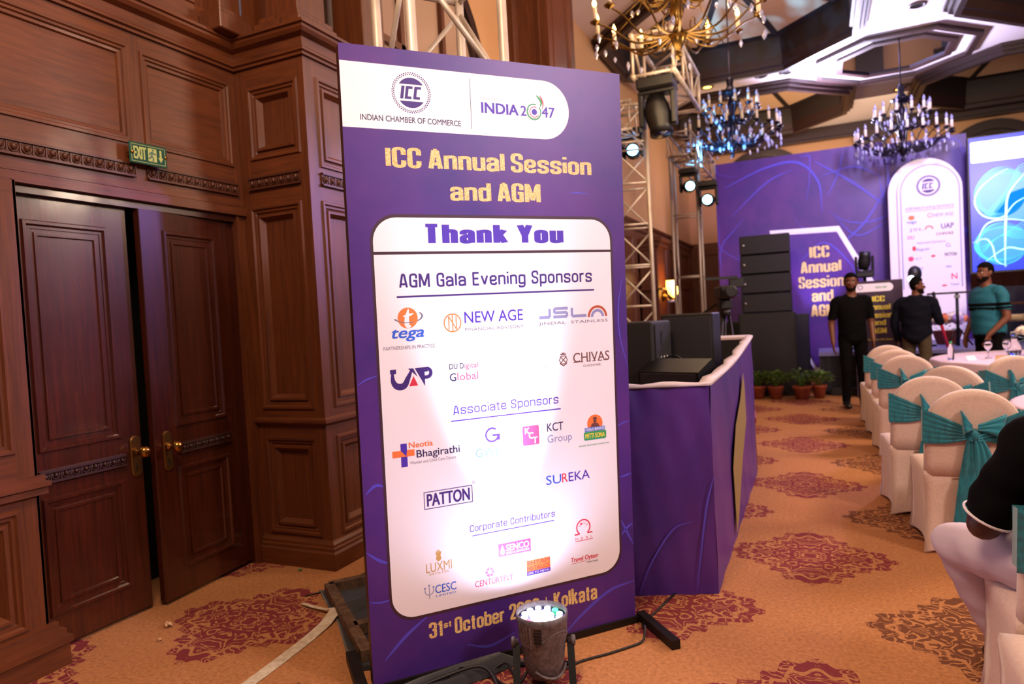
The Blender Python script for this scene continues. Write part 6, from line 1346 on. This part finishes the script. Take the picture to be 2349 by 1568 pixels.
def legs(segs, st=.10, front=(0, 0)):
    for i, s in enumerate((-1, 1)):
        y = front[i]
        segs += [('leg', (s * .088, 0, .92), (s * st, .015 + y, .50), .086, .060), ('leg', (s * st, .015 + y, .50), (s * st * 1.05, -.02 + y, .10), .058, .042), ('shoe', (s * st * 1.05, -.03 + y, .050), (s * st * 1.25, .15 + y, .036), .044, .034)]
def arm(segs, sh, el, wr, kind_fore='fore'):
    segs += [('sleeve', sh, el, .054, .044), (kind_fore, el, wr, .042, .030)]
# man in black polo, standing with hanging arms and looking towards the camera
S_, E_ = [], []; torso(S_, E_, 1.0, 1.05); legs(S_, .11, (0, .06)); head(S_, E_, (.0, .02, 1.655), (.35, 1, 0))
arm(S_, (-.195, 0, 1.40), (-.245, -.02, 1.12), (-.235, .07, .88)); hand(S_, (-.235, .07, .88), (.03, .15, -1), (0, 1, 0), (1, 0, 0)); arm(S_, (.195, 0, 1.40), (.25, -.03, 1.12), (.255, .04, .87)); hand(S_, (.255, .04, .87), (-.03, .12, -1), (0, 1, 0), (-1, 0, 0))
hf = V3((.33, .944, 0))
person('person standing in black polo shirt and black trousers beside the chairs, looking at the camera', TR(.385, 10.42, 0, R(195)) @ Matrix.Scale(1.03, 4), S_, E_, 'skin', .012,
       (('polo_shirt', ('shirt', 'hip'), 'shirt_black', .012, lambda c: c.z > .88), ('sleeve', ('sleeve',), 'shirt_black', .012, lambda c: c.z > 1.17 and c.x < 0), ('sleeve', ('sleeve',), 'shirt_black', .012, lambda c: c.z > 1.17 and c.x > 0), ('trousers', ('leg', 'hip'), 'trouser_black', .010, lambda c: c.z < .97), ('shoe', ('shoe',), 'shoe', .006, lambda c: c.x < (0 if c.y < 1 else .76)), ('shoe', ('shoe',), 'shoe', .006, lambda c: c.x >= (0 if c.y < 1 else .76))),
       beard=True, lofts=trunk(1.0, 1.05))
# man in navy suit seen from behind, face in profile, holding a microphone
S_, E_ = [], []; torso(S_, E_, 1.06, 1.12, -.02); legs(S_, .11); head(S_, E_, (.02, .02, 1.615), (1, .3, 0))
arm(S_, (.205, 0, 1.37), (.27, .06, 1.11), (.20, .25, 1.26)); arm(S_, (-.205, 0, 1.37), (-.27, -.02, 1.10), (-.24, .06, .86)); hand(S_, (-.24, .06, .86), (0, .1, -1), (0, 1, 0), (1, 0, 0)); hand(S_, (.20, .25, 1.26), (-.1, .35, .9), (1, 0, 0), (0, -1, 0), 1.4)
hf2 = V3((.958, .287, 0))
sm = person('person in navy suit jacket seen from behind, speaking into a handheld microphone', TR(1.20, 10.92, 0, R(-20)), S_, E_, 'skin', .012,
       (('suit_jacket', ('shirt', 'hip', 'sleeve', 'fore'), 'suit_navy', .016, lambda c: c.z > .80), ('trousers', ('leg', 'hip'), 'trouser_khaki', .010, lambda c: c.z < .95), ('shoe', ('shoe',), 'shoe', .006, lambda c: c.x < (0 if c.y < 1 else .76)), ('shoe', ('shoe',), 'shoe', .006, lambda c: c.x >= (0 if c.y < 1 else .76))),
       beard=True, lofts=trunk(1.06, 1.12, -.02))
mc = thing('microphone', 'black handheld microphone in the raised hand of the navy suited person', 'microphone', TR(1.20, 10.92, 0, R(-20)))
mb('black_metal').tube([(.195, .285, 1.28), (.17, .26, 1.46)], [.014, .019], 10).build('handle', mc); mb('grille').ell((.165, .255, 1.485), (.028, .028, .032), 12, 8).build('mesh_head', mc)
# man in teal T-shirt behind the far table, looking left
S_, E_ = [], []; torso(S_, E_, 1.12, 1.28); legs(S_, .11); head(S_, E_, (0, .03, 1.655), (-.1, 1, 0))
arm(S_, (-.215, 0, 1.39), (-.27, -.02, 1.10), (-.20, .16, .90)); hand(S_, (-.20, .16, .90), (.1, .35, -1), (0, 1, 0), (1, 0, 0)); arm(S_, (.215, 0, 1.39), (.275, -.02, 1.11), (.26, .10, .88)); hand(S_, (.26, .10, .88), (0, .15, -1), (0, 1, 0), (-1, 0, 0))
tm = person('person in teal T-shirt with two dark chest stripes standing behind the far table', TR(1.95, 10.45, 0, R(118)) @ Matrix.Scale(1.04, 4), S_, E_, 'skin', .012,
       (('t_shirt', ('shirt', 'hip'), 'tee_teal', .014, lambda c: c.z > .90), ('sleeve', ('sleeve',), 'tee_teal', .016, lambda c: c.z > 1.19 and c.x < 0), ('sleeve', ('sleeve',), 'tee_teal', .016, lambda c: c.z > 1.19 and c.x > 0), ('trousers', ('leg', 'hip'), 'trouser_black', .010, lambda c: c.z < .96), ('shoe', ('shoe',), 'shoe', .006, lambda c: c.x < (0 if c.y < 1 else .76)), ('shoe', ('shoe',), 'shoe', .006, lambda c: c.x >= (0 if c.y < 1 else .76)),
        ('chest_stripe', ('shirt', 'sleeve'), 'shirt_black', .018, lambda c: 1.245 < c.z < 1.275), ('chest_stripe', ('shirt', 'sleeve'), 'shirt_black', .018, lambda c: 1.20 < c.z < 1.228)),
       beard=True, lofts=trunk(1.12, 1.28))
# person seated on the near chair: left elbow on the thigh, knee turned to the aisle (world coordinates)
S_, E_ = [], []
hipL, hipR = V3((.655, 2.58, .575)), V3((.86, 2.58, .575)); knL, knR = V3((.425, 2.93, .535)), V3((.93, 3.02, .55)); anL, anR = V3((.60, 2.99, .12)), V3((.92, 3.0, .11)); shL, shR = V3((.585, 2.56, .985)), V3((.90, 2.60, 1.0)); elL = V3((.462, 2.635, .70)); wrL = V3((.60, 2.86, .68)); elR = V3((1.0, 2.72, .74)); wrR = V3((.80, 2.92, .70))
S_ += [('leg', hipL, knL, .088, .068), ('leg', knL, anL, .064, .046), ('leg', hipR, knR, .088, .068), ('leg', knR, anR, .064, .046), ('shoe', anL + V3((0, 0, -.06)), anL + V3((-.03, .17, -.078)), .044, .034), ('shoe', anR + V3((0, 0, -.05)), anR + V3((.02, .17, -.068)), .044, .034)]
E_ += [('hip', (.757, 2.56, .60), (.175, .135, .12)), ('shirt', (.755, 2.53, .76), (.165, .125, .17)), ('shirt', (.745, 2.56, .92), (.175, .120, .16))]
S_ += [('shirt', shL + V3((.05, 0, .01)), shR + V3((-.05, 0, .01)), .07, .07), ('sleeve', shL, elL, .064, .054), ('fore', elL, wrL, .047, .031), ('sleeve', shR, elR, .064, .052), ('fore', elR, wrR, .046, .031)]
hand(S_, wrL, (.7, .5, .0), (0, 0, 1), (0, -1, 0), .8); hand(S_, wrR, (-.8, .4, 0), (0, 0, 1), (0, -1, 0), .8); head(S_, E_, (.745, 2.66, 1.27), (0, 1, 0))
ax = (elL - shL).normalized()
person('person seated in black shirt with white sleeve piping and white trousers at the right edge', Matrix.Identity(4), S_, E_, 'skin_dark', .011,
       (('shirt', ('shirt', 'hip'), 'shirt_black', .012, lambda c: c.z > .60 and c.y < 2.68 or c.z > .7), ('sleeve', ('sleeve',), 'shirt_black', .020, lambda c: c.x > .75), ('sleeve', ('sleeve',), 'shirt_black', .022, lambda c: c.x < .75 and (c - shL).dot(ax) < .287), ('trousers', ('leg', 'hip'), 'trouser_white', .014, lambda c: c.z < .66), ('shoe', ('shoe',), 'shoe', .006, lambda c: c.x < (0 if c.y < 1 else .76)), ('shoe', ('shoe',), 'shoe', .006, lambda c: c.x >= (0 if c.y < 1 else .76))),
       )
pp = [o for o in bpy.data.objects if o.name.startswith('person') and o.type == 'EMPTY'][-1]
a_ = ax.cross(V3((0, 0, 1))).normalized(); c_ = ax.cross(a_); pc = shL + ax * .287
mb('piping_white').tube([pc + (a_ * cos(2 * pi * k / 28) + c_ * sin(2 * pi * k / 28)) * .0745 for k in range(29)], .0048, 6, False).build('sleeve_piping', pp)
